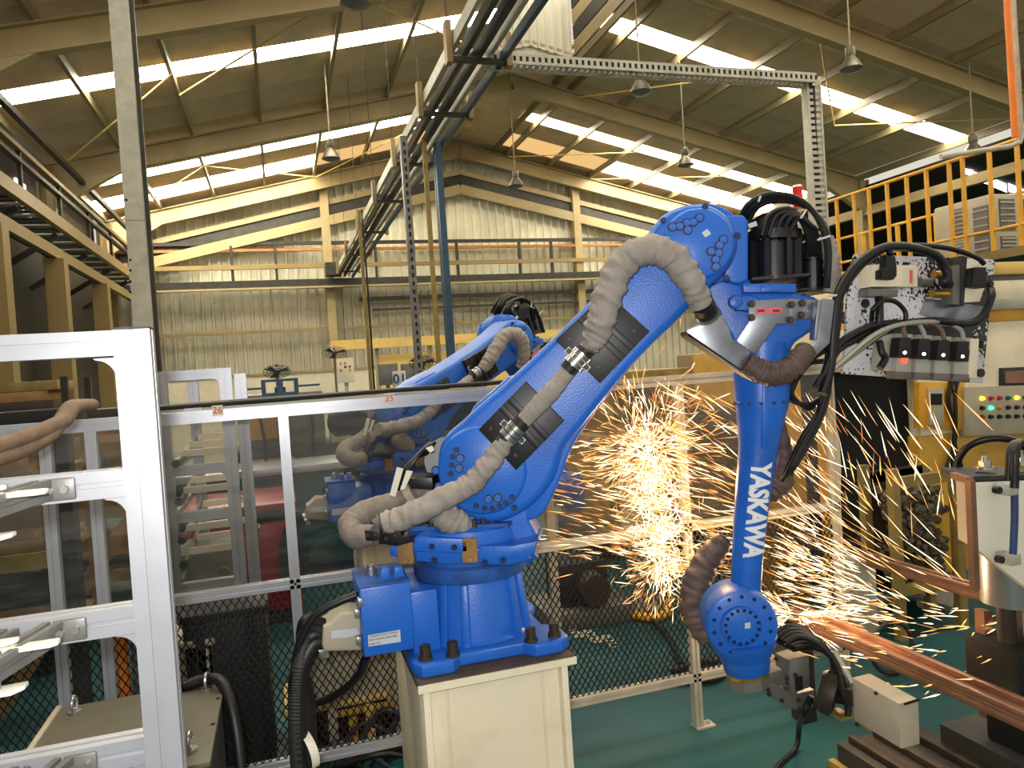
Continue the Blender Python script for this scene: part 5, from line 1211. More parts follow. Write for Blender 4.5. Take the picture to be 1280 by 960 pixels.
bp_ = ms('button_panel', [(1206, 484), (1345, 480), (1345, 540), (1206, 545)], MY - 0.05, MY + 0.02, 'cream_box', None, 0.004)
led_y = glow('lamp_yellow', (1.0, 0.75, 0.05), 2.0); led_g = glow('lamp_green', (0.1, 1.0, 0.45), 2.0)
mat('btn_red', (170, 40, 36), 0.4); mat('btn_green', (20, 90, 66), 0.4); mat('btn_dark', (30, 34, 36), 0.4); mat('btn_orange', (190, 130, 50), 0.4)
btn = bpy.data.meshes.new('button'); b_ = BM(); cyl(b_, (0, 0, 0), (0, -0.012, 0), 0.017, None, 14); cyl(b_, (0, -0.012, 0), (0, -0.026, 0), 0.013, 0.012, 14); bmesh.ops.recalc_face_normals(b_, faces=b_.faces[:]); b_.to_mesh(btn); b_.free()
for r_, (yy, cols) in enumerate(((265, 'YRRGYD'), (320, 'DLODDD'), (371, 'RDDDDD'))):
    for c_, ch_ in enumerate(cols):
        me = btn.copy(); me.materials.append({'Y': led_y, 'L': led_g, 'R': M['btn_red'], 'G': M['btn_green'], 'D': M['btn_dark'], 'O': M['btn_orange']}[ch_])
        put('button', me, at(1000 + (1035 + c_ * 49.5) / 4.571, 440 + (yy - c_ * 1) / 4.571, 'Y', MY - 0.05), bp_)
sc_ = ms('operator_screen', [(1253, 460), (1345, 456), (1345, 480), (1253, 482)], MY - 0.03, MY + 0.01, 'btn_dark', None, 0.002); ms('screen_glass', [(1257, 464), (1345, 460), (1345, 477), (1257, 479)], MY - 0.033, MY - 0.03, 'copper', sc_)
for k in range(6):
    b_ = BM(); q = rr_.uniform(-4, 4)
    cable(b_, [at(1186 + k * 2.5, 476, 'Y', MY - 0.04), at(1190 + q * 2, 500, 'Y', MY - 0.05), at(1194 + q * 0.6, 530, 'Y', MY - 0.05), at(1193 + q * 0.5, 552, 'Y', MY - 0.04), at(1180 + k * 5, 590, 'Y', MY - 0.03)], 0.009, 8, 6); obj('loose_cable', b_, M['cable_black'], pm)
# yellow guard post with a cloth
p = at(1036, 650, 'Y', 3.5); t_ = at(1031, 520, 'Y', 3.5)
gp = thing('guard_post', 'bright yellow guard post left of the black opening', 'post', (p.x, 3.5, 0)); obj('post', bb(BM(), p.x - 0.025, p.x + 0.025, 3.48, 3.53, 0, t_.z), M['yellow_paint'], gp); obj('foot', bb(BM(), p.x - 0.06, p.x + 0.06, 3.45, 3.56, 0, 0.01), M['yellow_paint'], gp)
bm = BM(); tube(bm, [V((p.x + 0.06, 3.52, t_.z + 0.02)), V((p.x + 0.075, 3.52, t_.z - 0.12)), V((p.x + 0.08, 3.52, t_.z - 0.3)), V((p.x + 0.07, 3.52, t_.z - 0.6))], [0.02, 0.035, 0.035, 0.02], 10); solo('hanging_cloth', bm, M['paper'], 'pale cloth hanging on the yellow guard post', 'cloth')
# scrap bin with blanks
bn = thing('blank_bin', 'rusty yellow bin of round blanks before the black opening', 'bin', at(1150, 680, 'Y', 3.5))
bz0, bz1 = 0.2, at(1140, 592, 'Y', 3.4).z; bx0, bx1 = at(1118, 640, 'Y', 3.4).x, at(1195, 640, 'Y', 3.4).x
for x in (bx0, bx1):
    for y in (3.4, 3.62): obj('corner_post', bb(BM(), x - 0.025, x + 0.025, y - 0.025, y + 0.025, 0, bz1 + (0.04 if x == bx0 else 0)), M['worn_yellow'], bn)
for z in (0.28, bz1 - 0.04):
    for y in (3.4, 3.62): obj('rail', bb(BM(), bx0, bx1, y - 0.02, y + 0.02, z - 0.03, z + 0.03), M['worn_yellow'], bn)
obj('floor_plate', bb(BM(), bx0, bx1, 3.4, 3.62, 0.24, 0.26), M['cast_iron'], bn); obj('back_plate', bb(BM(), bx0, bx1, 3.60, 3.62, 0.26, bz1), M['cast_iron'], bn)
bm = BM(); rb = random.Random(5)
for k in range(300):
    p = V((rb.uniform(bx0 + 0.03, bx1 - 0.03), rb.uniform(3.42, 3.59), 0)); p.z = rb.uniform(0.27, bz1 - 0.10)
    d = V((rb.uniform(-1, 1), rb.uniform(-1, 1), rb.uniform(-1, 1))).normalized() * 0.012; cyl(bm, p - d, p + d, 0.022, None, 8)
s = solo('round_blanks', bm, M['slag'], 'heap of small round metal blanks in the yellow bin', 'blanks', None, 'stuff')
# pale chutes and frame below the bin
for i, (q, lab) in enumerate(((((1072, 694), (1160, 724), (1158, 746), (1070, 716)), 'pale sheet-metal chute left of the bin legs'), (((1160, 716), (1196, 728), (1192, 760), (1165, 752)), 'short pale chute beside the press ram'))):
    bm = BM(); slab(bm, q, 3.6, 3.9, 0.01)
    o = solo('metal_chute', bm, M['cream_box'], lab, 'chute', 'pale chutes')
    lo = o.location; leg = obj('leg', bb(BM(), lo.x - 0.03, lo.x + 0.03, lo.y - 0.03, lo.y + 0.03, 0, lo.z + 0.03), M['galvanised'], o)
cw = at(1160, 830, 'Z', 0.14); bm = BM()
tube(bm, [V((cw.x + 0.13 * math.cos(t), 3.05, 0.145 + 0.13 * math.sin(t))) for t in [2 * math.pi * k / 24 for k in range(25)]], 0.012, 8, False)
tr_ = solo('trolley_wheel', bm, M['cast_iron'], 'dark wheel standing on the teal floor between the rails', 'wheel')
bm = BM(); slab(bm, [(1230, 764), (1240, 764), (1247, 896), (1236, 900)], 2.1, 2.14); o = solo('rail_post', bm, M['copper'], 'upright copper-lit strip left of the ram rod', 'post')

# ---------------------------------------------------------------- things behind the fence
def machine(name, label, x, y, w_, d_, h_, mats, seed, cat='machine', group=None):
    """shop machine: plinth, body, head, door, box, pipes"""
    r_ = random.Random(seed); o = thing(name, label, cat, (x, y, 0), group)
    x0, x1, y0, y1 = x - w_ / 2, x + w_ / 2, y - d_ / 2, y + d_ / 2
    obj('plinth', bb(BM(), x0, x1, y0, y1, 0, 0.14 * h_, 0.01), M['dark_grey'], o)
    b = obj('body', bb(BM(), x0 + 0.04, x1 - 0.04, y0 + 0.05, y1, 0.14 * h_, 0.66 * h_, 0.015), M[mats[0]], o)
    obj('door', bb(BM(), x0 + 0.10, x0 + 0.10 + w_ * 0.38, y0 + 0.03, y0 + 0.05, 0.2 * h_, 0.6 * h_, 0.004), M[mats[1]], b)
    obj('handle', bb(BM(), x0 + 0.07 + w_ * 0.38, x0 + 0.09 + w_ * 0.38, y0 + 0.0, y0 + 0.03, 0.36 * h_, 0.44 * h_, 0.003), M['steel'], b)
    obj('vent_panel', bb(BM(), x0 + 0.16 + w_ * 0.42, x1 - 0.08, y0 + 0.035, y0 + 0.05, 0.3 * h_, 0.5 * h_, 0.003), M['cast_grey'], b)
    hx = x0 + w_ * r_.uniform(0.05, 0.3); hw = w_ * r_.uniform(0.45, 0.65)
    hd = obj('head', bb(BM(), hx, hx + hw, y0 + 0.1, y1 - 0.05, 0.66 * h_, h_, 0.015), M[mats[2]], o)
    obj('front_plate', bb(BM(), hx + 0.06, hx + hw * 0.55, y0 + 0.085, y0 + 0.1, 0.72 * h_, 0.92 * h_, 0.004), M[mats[1]], hd)
    bx = obj('switch_box', bb(BM(), x1 - w_ * 0.26, x1 - 0.06, y0 + 0.12, y0 + 0.32, 0.66 * h_, 0.86 * h_, 0.008), M['cream_box'], o)
    for k in range(3): obj('knob', cyl(BM(), (x1 - w_ * 0.2 + k * 0.05, y0 + 0.12, 0.78 * h_), (x1 - w_ * 0.2 + k * 0.05, y0 + 0.10, 0.78 * h_), 0.014, None, 10), M[('btn_red', 'btn_green', 'btn_dark')[k]], bx)
    for k in range(3):
        xx = hx + hw * (0.2 + 0.3 * k); b_ = BM(); cable(b_, [(xx, y0 + 0.12, h_ * 0.95), (xx + 0.04, y0 - 0.02, h_ * 0.8), (xx + r_.uniform(-0.1, 0.1), y0 - 0.01, h_ * 0.6), (xx + r_.uniform(-0.2, 0.2), y0 + 0.04, h_ * 0.3)], 0.016, 6, 6); obj('pipe', b_, M['cable_black'], o)
    return o
# tall aluminium rack behind the fence, twin of the near one
r2 = thing('profile_rack', 'second aluminium profile rack standing behind the fence, full height in view', 'rack', (-0.4, 4.3, 0), 'aluminium profile racks')
Y2 = 4.0
for x, y in ((-0.255, Y2), (-0.555, Y2), (-0.195, Y2 + 0.2), (-0.50, Y2 + 0.9)): obj('post', profile(BM(), (x, y, 0), (x, y, 1.795 if y < 4.1 else 1.765), 0.058, 0.058, (0, 1, 0)), M['aluminium'], r2)
for z in (1.77, 1.46, 1.30, 1.07, 0.72, 0.4):
    if z == 1.46: continue
    alu('rung', r2, (-0.528, Y2, z), (-0.284, Y2, z), 0.04, 0.05)
    obj('gusset', gusset(BM(), V((-0.284, Y2 - 0.01, z - 0.026)), -1, 0.026), M['aluminium'], r2)
    if z < 1.75: alu('side_rail', r2, (-0.555, Y2 + 0.03, z), (-0.555, Y2 + 0.9, z), 0.04, 0.04)
for z in (1.36, 1.17, 0.98, 0.86):
    for k in range(3):
        o = obj('rest_bar', bb(BM(), -0.50 + 0.02 * k, -0.285 + 0.02 * k, Y2 + 0.10 + 0.22 * k, Y2 + 0.115 + 0.22 * k, z + 0.025 * k, z + 0.034 + 0.025 * k), M['cream_paint'], r2); o['label'] = 'cream rest bar'
    obj('clamp_arm', beam(BM(), (-0.50, Y2 + 0.02, z - 0.02), (-0.49, Y2 + 0.85, z + 0.06), 0.02, 0.03), M['cast_grey'], r2)
    obj('clamp_knob', cyl(BM(), (-0.51, Y2 + 0.0, z - 0.02), (-0.51, Y2 - 0.03, z - 0.02), 0.02, None, 12), M['black_rubber'], r2)
bm = BM(); bb(bm, -0.62, -0.27, 4.3, 4.75, 0, 0.82, 0.006)
o = solo('olive_cabinet', bm, M['olive_top'], 'olive steel cabinet with a ring handle inside the rack behind the fence', 'cabinet')
c_ = V((-0.36, 4.295, 0.70)); bm = BM(); tube(bm, [c_ + V((0.03 * math.cos(t), 0, 0.03 * math.sin(t))) for t in [2 * math.pi * k / 18 for k in range(19)]], 0.006, 6, False); obj('ring_handle', bm, M['gold_ring'], o)
g_ = at(221, 702, 'Y', 4.28); obj('green_lamp', cyl(BM(), g_, g_ + V((0, -0.015, 0)), 0.014, None, 10), led_g, o)
# red machine with lettering
RY = 5.5
rm = thing('red_machine', 'dark red steel machine with a black arch behind the fence', 'machine', (-0.3, 5.9, 0))
ztop = at(340, 630, 'Y', RY).z; xr_ = at(374, 680, 'Y', RY).x
obj('body', bb(BM(), -0.72, xr_, RY, RY + 0.9, 0.1, ztop - 0.13, 0.01), M['red_paint'], rm); obj('top_rim', bb(BM(), -0.72, xr_, RY, RY + 0.9, ztop - 0.045, ztop, 0.006), M['red_paint'], rm)
obj('dark_gap', bb(BM(), -0.71, xr_ - 0.02, RY + 0.03, RY + 0.88, ztop - 0.13, ztop - 0.045), M['black'], rm); obj('skid', bb(BM(), -0.7, xr_ - 0.05, RY + 0.05, RY + 0.85, 0, 0.1), M['dark_grey'], rm)
bm = BM(); slab(bm, smooth_loop([(374, 640), (362, 652), (352, 670), (349, 695), (352, 728), (374, 728)], 2), RY - 0.02, RY + 0.01); obj('black_arch', bm, M['black_rubber'], rm)
me = text('AP', 0.075, 0.002, 0.002); c_ = at(317, 661, 'Y', RY - 0.004); me.transform(Matrix.Translation(c_) @ Matrix.Rotation(R(90), 4, 'X')); mobj('lettering', me, M['lettering_white'], rm)['label'] = 'white lettering'
# teal cabinet in the middle distance
tb = thing('teal_cabinet', 'low teal machine bed above the red machine', 'machine', (0.1, 7.0, 0)); obj('bed', bb(BM(), -0.9, 1.0, 6.7, 7.3, 0.1, 0.92, 0.01), M['teal_floor'], tb); obj('ledge', bb(BM(), -0.95, 1.05, 6.65, 7.35, 0.92, 0.98, 0.004), M['aluminium'], tb); obj('skid', bb(BM(), -0.8, 0.9, 6.75, 7.25, 0, 0.1), M['dark_grey'], tb)
machine('shop_machine', 'dark machine with yellow hoses seen through the fence left of the second robot', 0.15, 8.2, 1.3, 1.0, 1.60, ('dark_grey', 'ochre', 'cast_grey'), 1, 'machine', 'machines in the background')
machine('shop_machine', 'grey machine behind the shoulder of the second robot', 1.75, 8.6, 1.2, 1.0, 1.58, ('cast_grey', 'dark_grey', 'cast_iron'), 2, 'machine', 'machines in the background')
machine('shop_machine', 'worn yellow-brown machine glowing behind the burst of sparks', 3.3, 6.4, 1.5, 1.1, 1.60, ('worn_yellow', 'cast_iron', 'worn_yellow'), 3, 'machine', 'machines in the background')
machine('shop_machine', 'cream machine behind the fence between spark burst and forearm', 4.75, 6.9, 1.2, 1.2, 1.72, ('cream_box', 'dark_cream', 'dark_cream'), 4, 'machine', 'machines in the background')
machine('shop_machine', 'cream cabinet machine showing between elbow and valve plate', 6.6, 9.2, 2.0, 1.2, 2.1, ('cream_box', 'cream_paint', 'cream_box'), 5, 'machine', 'machines in the background')
machine('shop_machine', 'brown and yellow machine behind the dark sleeve and forearm', 3.35, 4.9, 0.7, 0.7, 1.30, ('cast_iron', 'worn_yellow', 'dark_grey'), 8, 'machine', 'machines in the background')
# low cream partition and yellow room at the far end
pw = thing('partition', 'long low cream partition before the gable wall', 'partition', (-0.2, 18, 0)); obj('panel', bb(BM(), -2.6, 2.2, 17.9, 18.05, 0, 1.9), M['cream_paint'], pw); obj('cap', bb(BM(), -2.62, 2.22, 17.87, 18.08, 1.9, 1.95), M['rafter'], pw)
yr = thing('yellow_room', 'yellow panelled room under a pale yellow beam at the far end', 'room', (4.4, 19.3, 0)); a = at(470, 432, 'Y', 19).x
obj('wall_panel', bb(BM(), a, 7.6, 19, 19.2, 0, 2.25), M['pale_yellow'], yr); obj('beam', bb(BM(), at(413, 428, 'Y', 18.8).x, 7.8, 18.75, 18.95, 2.42, 2.66), M['pale_yellow'], yr)
for x in (a, a + 1.35, a + 2.7, 7.4): obj('post', bb(BM(), x - 0.05, x + 0.05, 18.9, 19.0, 0, 2.45), M['rafter'], yr)
# sign 01, grey boxes and posters
def board(px_, py_, Y, ww, hh, mn, name, label, cat, s=None, ink='ink_blue', legs=True, dd=0.04, group=None):
    c = at(px_, py_, 'Y', Y); o = thing(name, label, cat, (c.x, Y, 0), group)
    f = obj('face', bb(BM(), c.x - ww / 2, c.x + ww / 2, Y - dd, Y, c.z - hh / 2, c.z + hh / 2, 0.004), M[mn], o)
    if s:
        me = text(s, hh * 0.8, 0.002, 0.004); me.transform(Matrix.Translation(V((c.x, Y - dd - 0.003, c.z))) @ Matrix.Rotation(R(90), 4, 'X')); mobj('print', me, M[ink], f)
    obj('stand', bb(BM(), c.x - 0.03, c.x + 0.03, Y, Y + 0.05, 0, c.z), M['galvanised'], o)
    return o
board(499, 474, 11.6, 0.20, 0.26, 'sticker', 'number_sign', 'white sign board reading 01 beyond the fence', 'sign', '01')
board(484, 468, 12.2, 0.30, 0.34, 'cast_grey', 'junction_box', 'grey metal box left of the 01 sign', 'box', dd=0.2)
board(511, 467, 12.2, 0.26, 0.32, 'cast_grey', 'junction_box', 'grey metal box right of the 01 sign', 'box', dd=0.2)
o = board(432, 463, 13.0, 0.28, 0.42, 'paper', 'notice_poster', 'paper notice on a stand before the gable post', 'poster')
for r_, c_, mn in ((0, 0, 'ink_red'), (1, 1, 'btn_green'), (2, 0, 'ochre'), (0, 2, 'ochre'), (1, 2, 'ink_red'), (2, 1, 'btn_orange')):
    c = at(432, 463, 'Y', 13.0); obj('printed_square', bb(BM(), c.x - 0.10 + c_ * 0.075, c.x - 0.06 + c_ * 0.075, 12.955, 12.96, c.z - 0.02 + r_ * 0.06, c.z + 0.02 + r_ * 0.06), M[mn], o)
def fan(px_, py_, Y, rr0, label):
    c = at(px_, py_, 'Y', Y); o = thing('pedestal_fan', label, 'fan', (c.x, Y, 0), 'workshop fans')
    obj('pole', cyl(BM(), (c.x, Y + 0.1, 0), (c.x, Y + 0.1, c.z + 0.1), 0.025, None, 8), M['cast_grey'], o)
    obj('motor', cyl(BM(), (c.x, Y + 0.12, c.z), (c.x, Y - 0.06, c.z - 0.04), 0.07, 0.05, 14), M['cast_grey'], o)
    g = obj('guard', BM(), M['dark_grey'], o); bpy.data.objects.remove(g)
    bm = BM()
    for f_ in (1, 0.75, 0.5, 0.25): tube(bm, [V((c.x + rr0 * f_ * math.cos(t), Y - 0.10, c.z + 0.5 * rr0 * f_ * math.sin(t) - 0.02)) for t in [2 * math.pi * k / 24 for k in range(25)]], 0.006, 5, False)
    for k in range(12): t = 2 * math.pi * k / 12; cyl(bm, (c.x, Y - 0.10, c.z - 0.02), (c.x + rr0 * math.cos(t), Y - 0.10, c.z - 0.02 + 0.5 * rr0 * math.sin(t)), 0.004, None, 4)
    g = obj('guard', bm, M['dark_grey'], o); g['kind'] = 'stuff'
    for k in range(3):
        t = 2 * math.pi * k / 3 + 0.3; d = V((math.cos(t), 0, 0.5 * math.sin(t))); s_ = V((-math.sin(t), 0.3, 0.5 * math.cos(t)))
        p0 = V((c.x, Y - 0.08, c.z - 0.02)); bm = BM(); prism(bm, [p0 + d * 0.04 - s_ * 0.03, p0 + d * rr0 * 0.9 - s_ * 0.07, p0 + d * rr0 * 0.9 + s_ * 0.07, p0 + d * 0.04 + s_ * 0.03], (0, 0.006, 0)); obj('blade', bm, M['black_rubber'], o)
fan(346, 463, 12.0, 0.20, 'fan on a pole above the blue fixture left of the gable post')
fan(527, 452, 11.0, 0.20, 'fan beside the slotted pole before the yellow room')
fan(418, 440, 17.0, 0.26, 'dark fan by the left gable post')
# blue fixture with cut-outs
bf = thing('blue_fixture', 'dark blue fixture plate with two cut-outs just above the fence rail', 'fixture', (at(350, 485, 'Y', 7.5).x, 7.5, 0))
c = at(350, 484, 'Y', 7.5)
for x0, x1, z0, z1 in ((-0.17, 0.17, 0.055, 0.08), (-0.17, 0.17, -0.10, -0.05), (-0.17, -0.13, -0.05, 0.055), (0.13, 0.17, -0.05, 0.055), (-0.03, 0.03, -0.05, 0.055)):
    obj('plate', bb(BM(), c.x + x0, c.x + x1, 7.46, 7.5, c.z + z0, c.z + z1), M['blue_steel'], bf)
for x in (-0.27, 0.27): obj('bar', bb(BM(), c.x + x - 0.10, c.x + x + 0.10, 7.47, 7.49, c.z - 0.01, c.z + 0.01), M['blue_steel'], bf)
obj('stand', bb(BM(), c.x - 0.05, c.x + 0.05, 7.5, 7.6, 0, c.z), M['dark_grey'], bf)
# far left: storage racks with stacked sheets, cartons
def store(label, x, y, w_, d_, h_, seed, mn, short):
    r_ = random.Random(seed); o = thing('storage_rack', label, 'rack', (x, y, 0), 'storage racks at the left')
    for sx in (-1, 1):
        for sy in (-1, 1): obj('post', bb(BM(), x + sx * w_ / 2 - 0.03, x + sx * w_ / 2 + 0.03, y + sy * d_ / 2 - 0.03, y + sy * d_ / 2 + 0.03, 0, h_), M[mn], o)
    for k in range(3):
        z = 0.25 + k * (h_ - 0.3) / 2.4; obj('shelf', bb(BM(), x - w_ / 2, x + w_ / 2, y - d_ / 2, y + d_ / 2, z - 0.04, z), M[mn], o)
        obj('beam', bb(BM(), x - w_ / 2, x + w_ / 2, y - d_ / 2 - 0.03, y - d_ / 2, z - 0.08, z + 0.02), M[mn], o)
        zz = z
        for j in range(3):
            t_ = r_.uniform(0.06, 0.11); bm = BM(); off = r_.uniform(-0.06, 0.06); mn_ = ('wood', 'carton', 'cast_iron', 'worn_yellow', 'wood')[(seed + 2 * k + j * 3) % 5]
            bb(bm, x - w_ * 0.42 + off, x + w_ * 0.40 + off, y - d_ * 0.4, y + d_ * 0.4, zz, zz + t_, 0.004)
            solo('sheet_stack', bm, M[mn_], '%s flat stack, %s on the %s shelf of the %s' % ({'wood': 'brown', 'carton': 'tan', 'cast_iron': 'grey', 'worn_yellow': 'yellow', 'red_paint': 'red'}[mn_], ('lowest', 'middle', 'topmost')[j], ('bottom', 'middle', 'top')[k], short), 'stack', 'flat stacks on the left racks'); zz += t_ + 0.003
store('brown storage rack behind the first two rungs of the near rack', -1.85, 5.6, 1.0, 0.8, 1.5, 1, 'worn_yellow', 'brown rack behind the rungs')
store('yellow storage rack behind the near rack, close to its post', -1.5, 7.2, 0.9, 0.8, 1.55, 2, 'worn_yellow', 'yellow rack by the post')
store('far storage rack under the walkway at the left', -2.6, 8.5, 1.3, 0.9, 1.9, 3, 'dark_steel', 'rack under the walkway')
bm = BM(); beam(bm, (-1.5, 4.4, 0.1), (-0.75, 4.5, 1.12), 0.06, 0.07); solo('leaning_bar', bm, M['wood'], 'brown bar leaning diagonally behind the near rack', 'bar')
oh = thing('orange_hoist', 'orange cylinder between grey hoses behind the mesh at lower left', 'hoist', (at(151, 830, 'Y', 3.5).x, 3.5, 0)); c = at(151, 830, 'Y', 3.5)
obj('body', cyl(BM(), (c.x, 3.5, 0.0), (c.x, 3.5, c.z + 0.14), 0.035, 0.03, 14), M['orange_paint'], oh)
for dx in (-0.06, 0.06): obj('hose', cyl(BM(), (c.x + dx, 3.5, 0.0), (c.x + dx, 3.5, c.z + 0.2), 0.018, None, 10), M['cast_grey'], oh)
# dark trays above the hoses at the left edge
bm = BM(); bb(bm, -2.3, -0.95, 4.0, 4.3, 1.55, 1.65, 0.01); o = solo('dark_tray', bm, M['black'], 'long black tray at eye height by the left edge', 'tray')
obj('stand', bb(BM(), -2.0, -1.9, 4.1, 4.2, 0, 1.55), M['dark_grey'], o); obj('stand', bb(BM(), -1.1, -1.0, 4.1, 4.2, 0, 1.55), M['dark_grey'], o)
# clutter on the floor behind the mesh
bm = BM(); c = at(725, 715, 'Y', 4.6)
dm = thing('floor_motor', 'dark motor housing on the floor behind the wire mesh right of the plinth', 'motor', (c.x, 4.6, 0)); obj('body', bb(BM(), c.x - 0.18, c.x + 0.16, 4.5, 4.8, 0.12, 0.40, 0.02), M['black_rubber'], dm); obj('drum', cyl(BM(), (c.x + 0.02, 4.5, 0.24), (c.x + 0.02, 4.38, 0.24), 0.11, 0.10, 20), M['cast_iron'], dm); obj('base', bb(BM(), c.x - 0.3, c.x + 0.3, 4.4, 4.9, 0, 0.12, 0.01), M['cast_grey'], dm)
for k, (px_, lab) in enumerate(((800, 'left of two cream pipe pillars behind the burst of sparks'), (822, 'right of two cream pipe pillars behind the burst of sparks'))):
    c = at(px_, 752, 'Z', 0.0); c.y = 4.5; c.x = at(px_, 745, 'Y', 4.5).x; bm = BM(); tube(bm, [V((c.x + 0.02, 4.5, 0)), V((c.x, 4.5, 0.25)), V((c.x - 0.03, 4.5, 0.55)), V((c.x - 0.03, 4.5, 0.9))], [0.075, 0.07, 0.07, 0.07], 14)
    solo('pipe_pillar', bm, M['cream_box'], lab, 'pipe', 'cream pipe pillars')
P = spline([at(733, 727, 'Z', 0.03), at(760, 762, 'Z', 0.03), at(790, 768, 'Z', 0.03), at(815, 772, 'Z', 0.03), at(834, 766, 'Z', 0.03), at(838, 745, 'Z', 0.1)], 14); bm = BM(); tube(bm, P[14:], 0.028, 10, True, lambda i, q: 1 + 0.08 * (i % 2)); solo('yellow_hose', bm, M['yellow_paint'], 'yellow corrugated hose on the floor under the spark burst', 'hose')
for pts, lab in (([(840, 840), (860, 832), (885, 826), (905, 828), (893, 836), (870, 846), (846, 852)], 'black cable loop on the floor by the fence foot'), ([(845, 848), (870, 852), (895, 848), (905, 840)], 'short black cable end on the floor under the wrist'), ([(690, 742), (720, 735), (780, 745), (830, 790), (852, 830)], 'thin black cable trailing behind the mesh towards the tall post')):
    bm = BM(); cable(bm, [at(x, y, 'Z', 0.02) for x, y in pts], 0.016, 8, 8); solo('floor_cable', bm, M['cable_black'], lab, 'cable')
bm = BM()
for k in range(18):
    t = k / 17; p = at(716 + 52 * t, 789 + 14 * t + 4 * math.sin(k * 0.8), 'Z', 0.012); q_ = [p + V((0.03 * math.cos(a), 0.016 * math.sin(a) * (1 if k % 2 else 0.4), 0.006 * math.sin(a))) for a in [2 * math.pi * j / 10 for j in range(11)]]
    tube(bm, q_, 0.004, 5, False)
solo('loose_chain', bm, M['galvanised'], 'loose steel chain on the teal floor behind the mesh', 'chain', None, 'stuff')
# drums and crates behind the mesh at lower left
for px_, py_, ww, hh, mn, lab in ((455, 850, 0.5, 0.45, 'cream_box', 'cream crate behind the mesh under the connector box'), (425, 905, 0.45, 0.22, 'pale_yellow', 'yellow low crate behind the mesh left of the plinth'), (285, 835, 0.34, 0.5, 'black_rubber', 'tall black crate behind the mesh beside the olive box'), (240, 845, 0.18, 0.3, 'cream_box', 'small cream box behind the mesh near the olive lid'), (475, 905, 0.4, 0.2, 'ochre', 'ochre low crate behind the mesh beside the plinth')):
    c = at(px_, py_, 'Y', 3.45); o = thing('crate', lab, 'crate', (c.x, 3.6, 0), 'crates behind the mesh')
    z1 = max(0.2, c.z + hh / 2); obj('body', bb(BM(), c.x - ww / 2, c.x + ww / 2, 3.45, 3.75, 0, z1 - 0.03, 0.006), M[mn], o); obj('lid', bb(BM(), c.x - ww / 2 - 0.01, c.x + ww / 2 + 0.01, 3.44, 3.76, z1 - 0.03, z1, 0.005), M[mn], o)
    for sx in (-1, 1): obj('batten', bb(BM(), c.x + sx * ww * 0.3 - 0.02, c.x + sx * ww * 0.3 + 0.02, 3.435, 3.45, 0.02, z1 - 0.04), M[mn], o)
bm = BM()
for k in range(9):
    x = rr_.uniform(0.0, 0.55); y = rr_.uniform(3.15, 3.35); cable(bm, [(x - 0.2, y, 0.02), (x, y + 0.15, 0.03 + 0.02 * k), (x + 0.2, y, 0.03), (x + 0.05, y - 0.08, 0.02 + 0.015 * k), (x - 0.15, y + 0.05, 0.03)], 0.012, 8, 6)
solo('cable_heap', bm, M['cable_black'], 'tangled black cables lying behind the mesh under the connector box', 'cables', None, 'stuff')
# ---------------------------------------------------------------- sparks: glowing flecks of metal, thrown from the weld and bouncing off the fence panel
hot = [glow('spark_white', (1.0, 0.74, 0.44), 3.6, False), glow('spark_gold', (1.0, 0.50, 0.15), 2.0, False), glow('spark_orange', (1.0, 0.34, 0.08), 1.3, False)]
rs = random.Random(21)
SB = [BM(), BM(), BM()]
def fleck(k, p, d, r_):
    """one tapered glowing fleck: square section, thick near its head"""
    d = V(d); L = d.length
    if L < 1e-4: return
    x, y = frame_of(d); bm = SB[k]
    A = bm.verts.new(p); B = bm.verts.new(p + d)
    c = p + d * 0.72; ring = [bm.verts.new(c + q) for q in (x * r_, y * r_, -x * r_, -y * r_)]
    for i in range(4):
        j = (i + 1) % 4; bm.faces.new((A, ring[i], ring[j])); bm.faces.new((B, ring[j], ring[i]))
def kind():
    t = rs.random(); return 0 if t < 0.30 else (1 if t < 0.70 else 2)
def G(s): return rs.gauss(0, s)
# direction of flight, sampled where it can be read (position, drop per unit to the right)
SL_ = [((690, 600), .25), ((690, 660), .15), ((740, 560), -.2), ((760, 640), .25), ((900, 500), .7), ((960, 560), .75), ((1010, 490), 1.6), ((1010, 600), .85), ((1060, 520), 2.0), ((1085, 560), 1.7), ((1090, 640), 1.1), ((1140, 500), 3.0), ((1160, 580), 3.4), ((1190, 620), 3.0), ((1010, 680), .5), ((1060, 700), .5), ((1110, 720), .6), ((1000, 730), .2), ((1060, 760), .12), ((1120, 790), .12), ((1180, 680), 1.6), ((1190, 800), -.3), ((1240, 850), -.6), ((900, 640), .3), ((880, 700), .1), ((1150, 870), -.3)]
def slope(x, y):
    sw = sv = 0
    for (a, b), s in SL_:
        w_ = 1 / ((a - x) ** 2 + (b - y) ** 2 + 150) ** 1.6; sw += w_; sv += w_ * math.atan(s)
    return math.tan(sv / sw)
def streak(x, y, ln, Y, r_, k=None, ang=None):
    """fleck seen at (x, y) on the plane Y, flying along the local fall line, with its own motion in depth"""
    s = slope(x, y); a = math.atan(s) + G(0.10) if ang is None else ang
    p = at(x, y, 'Y', Y); q = at(x + ln * math.cos(a), y + ln * math.sin(a), 'Y', Y)
    d = q - p; d.y += G(0.35) * d.length
    fleck(kind() if k is None else k, p, d, r_)
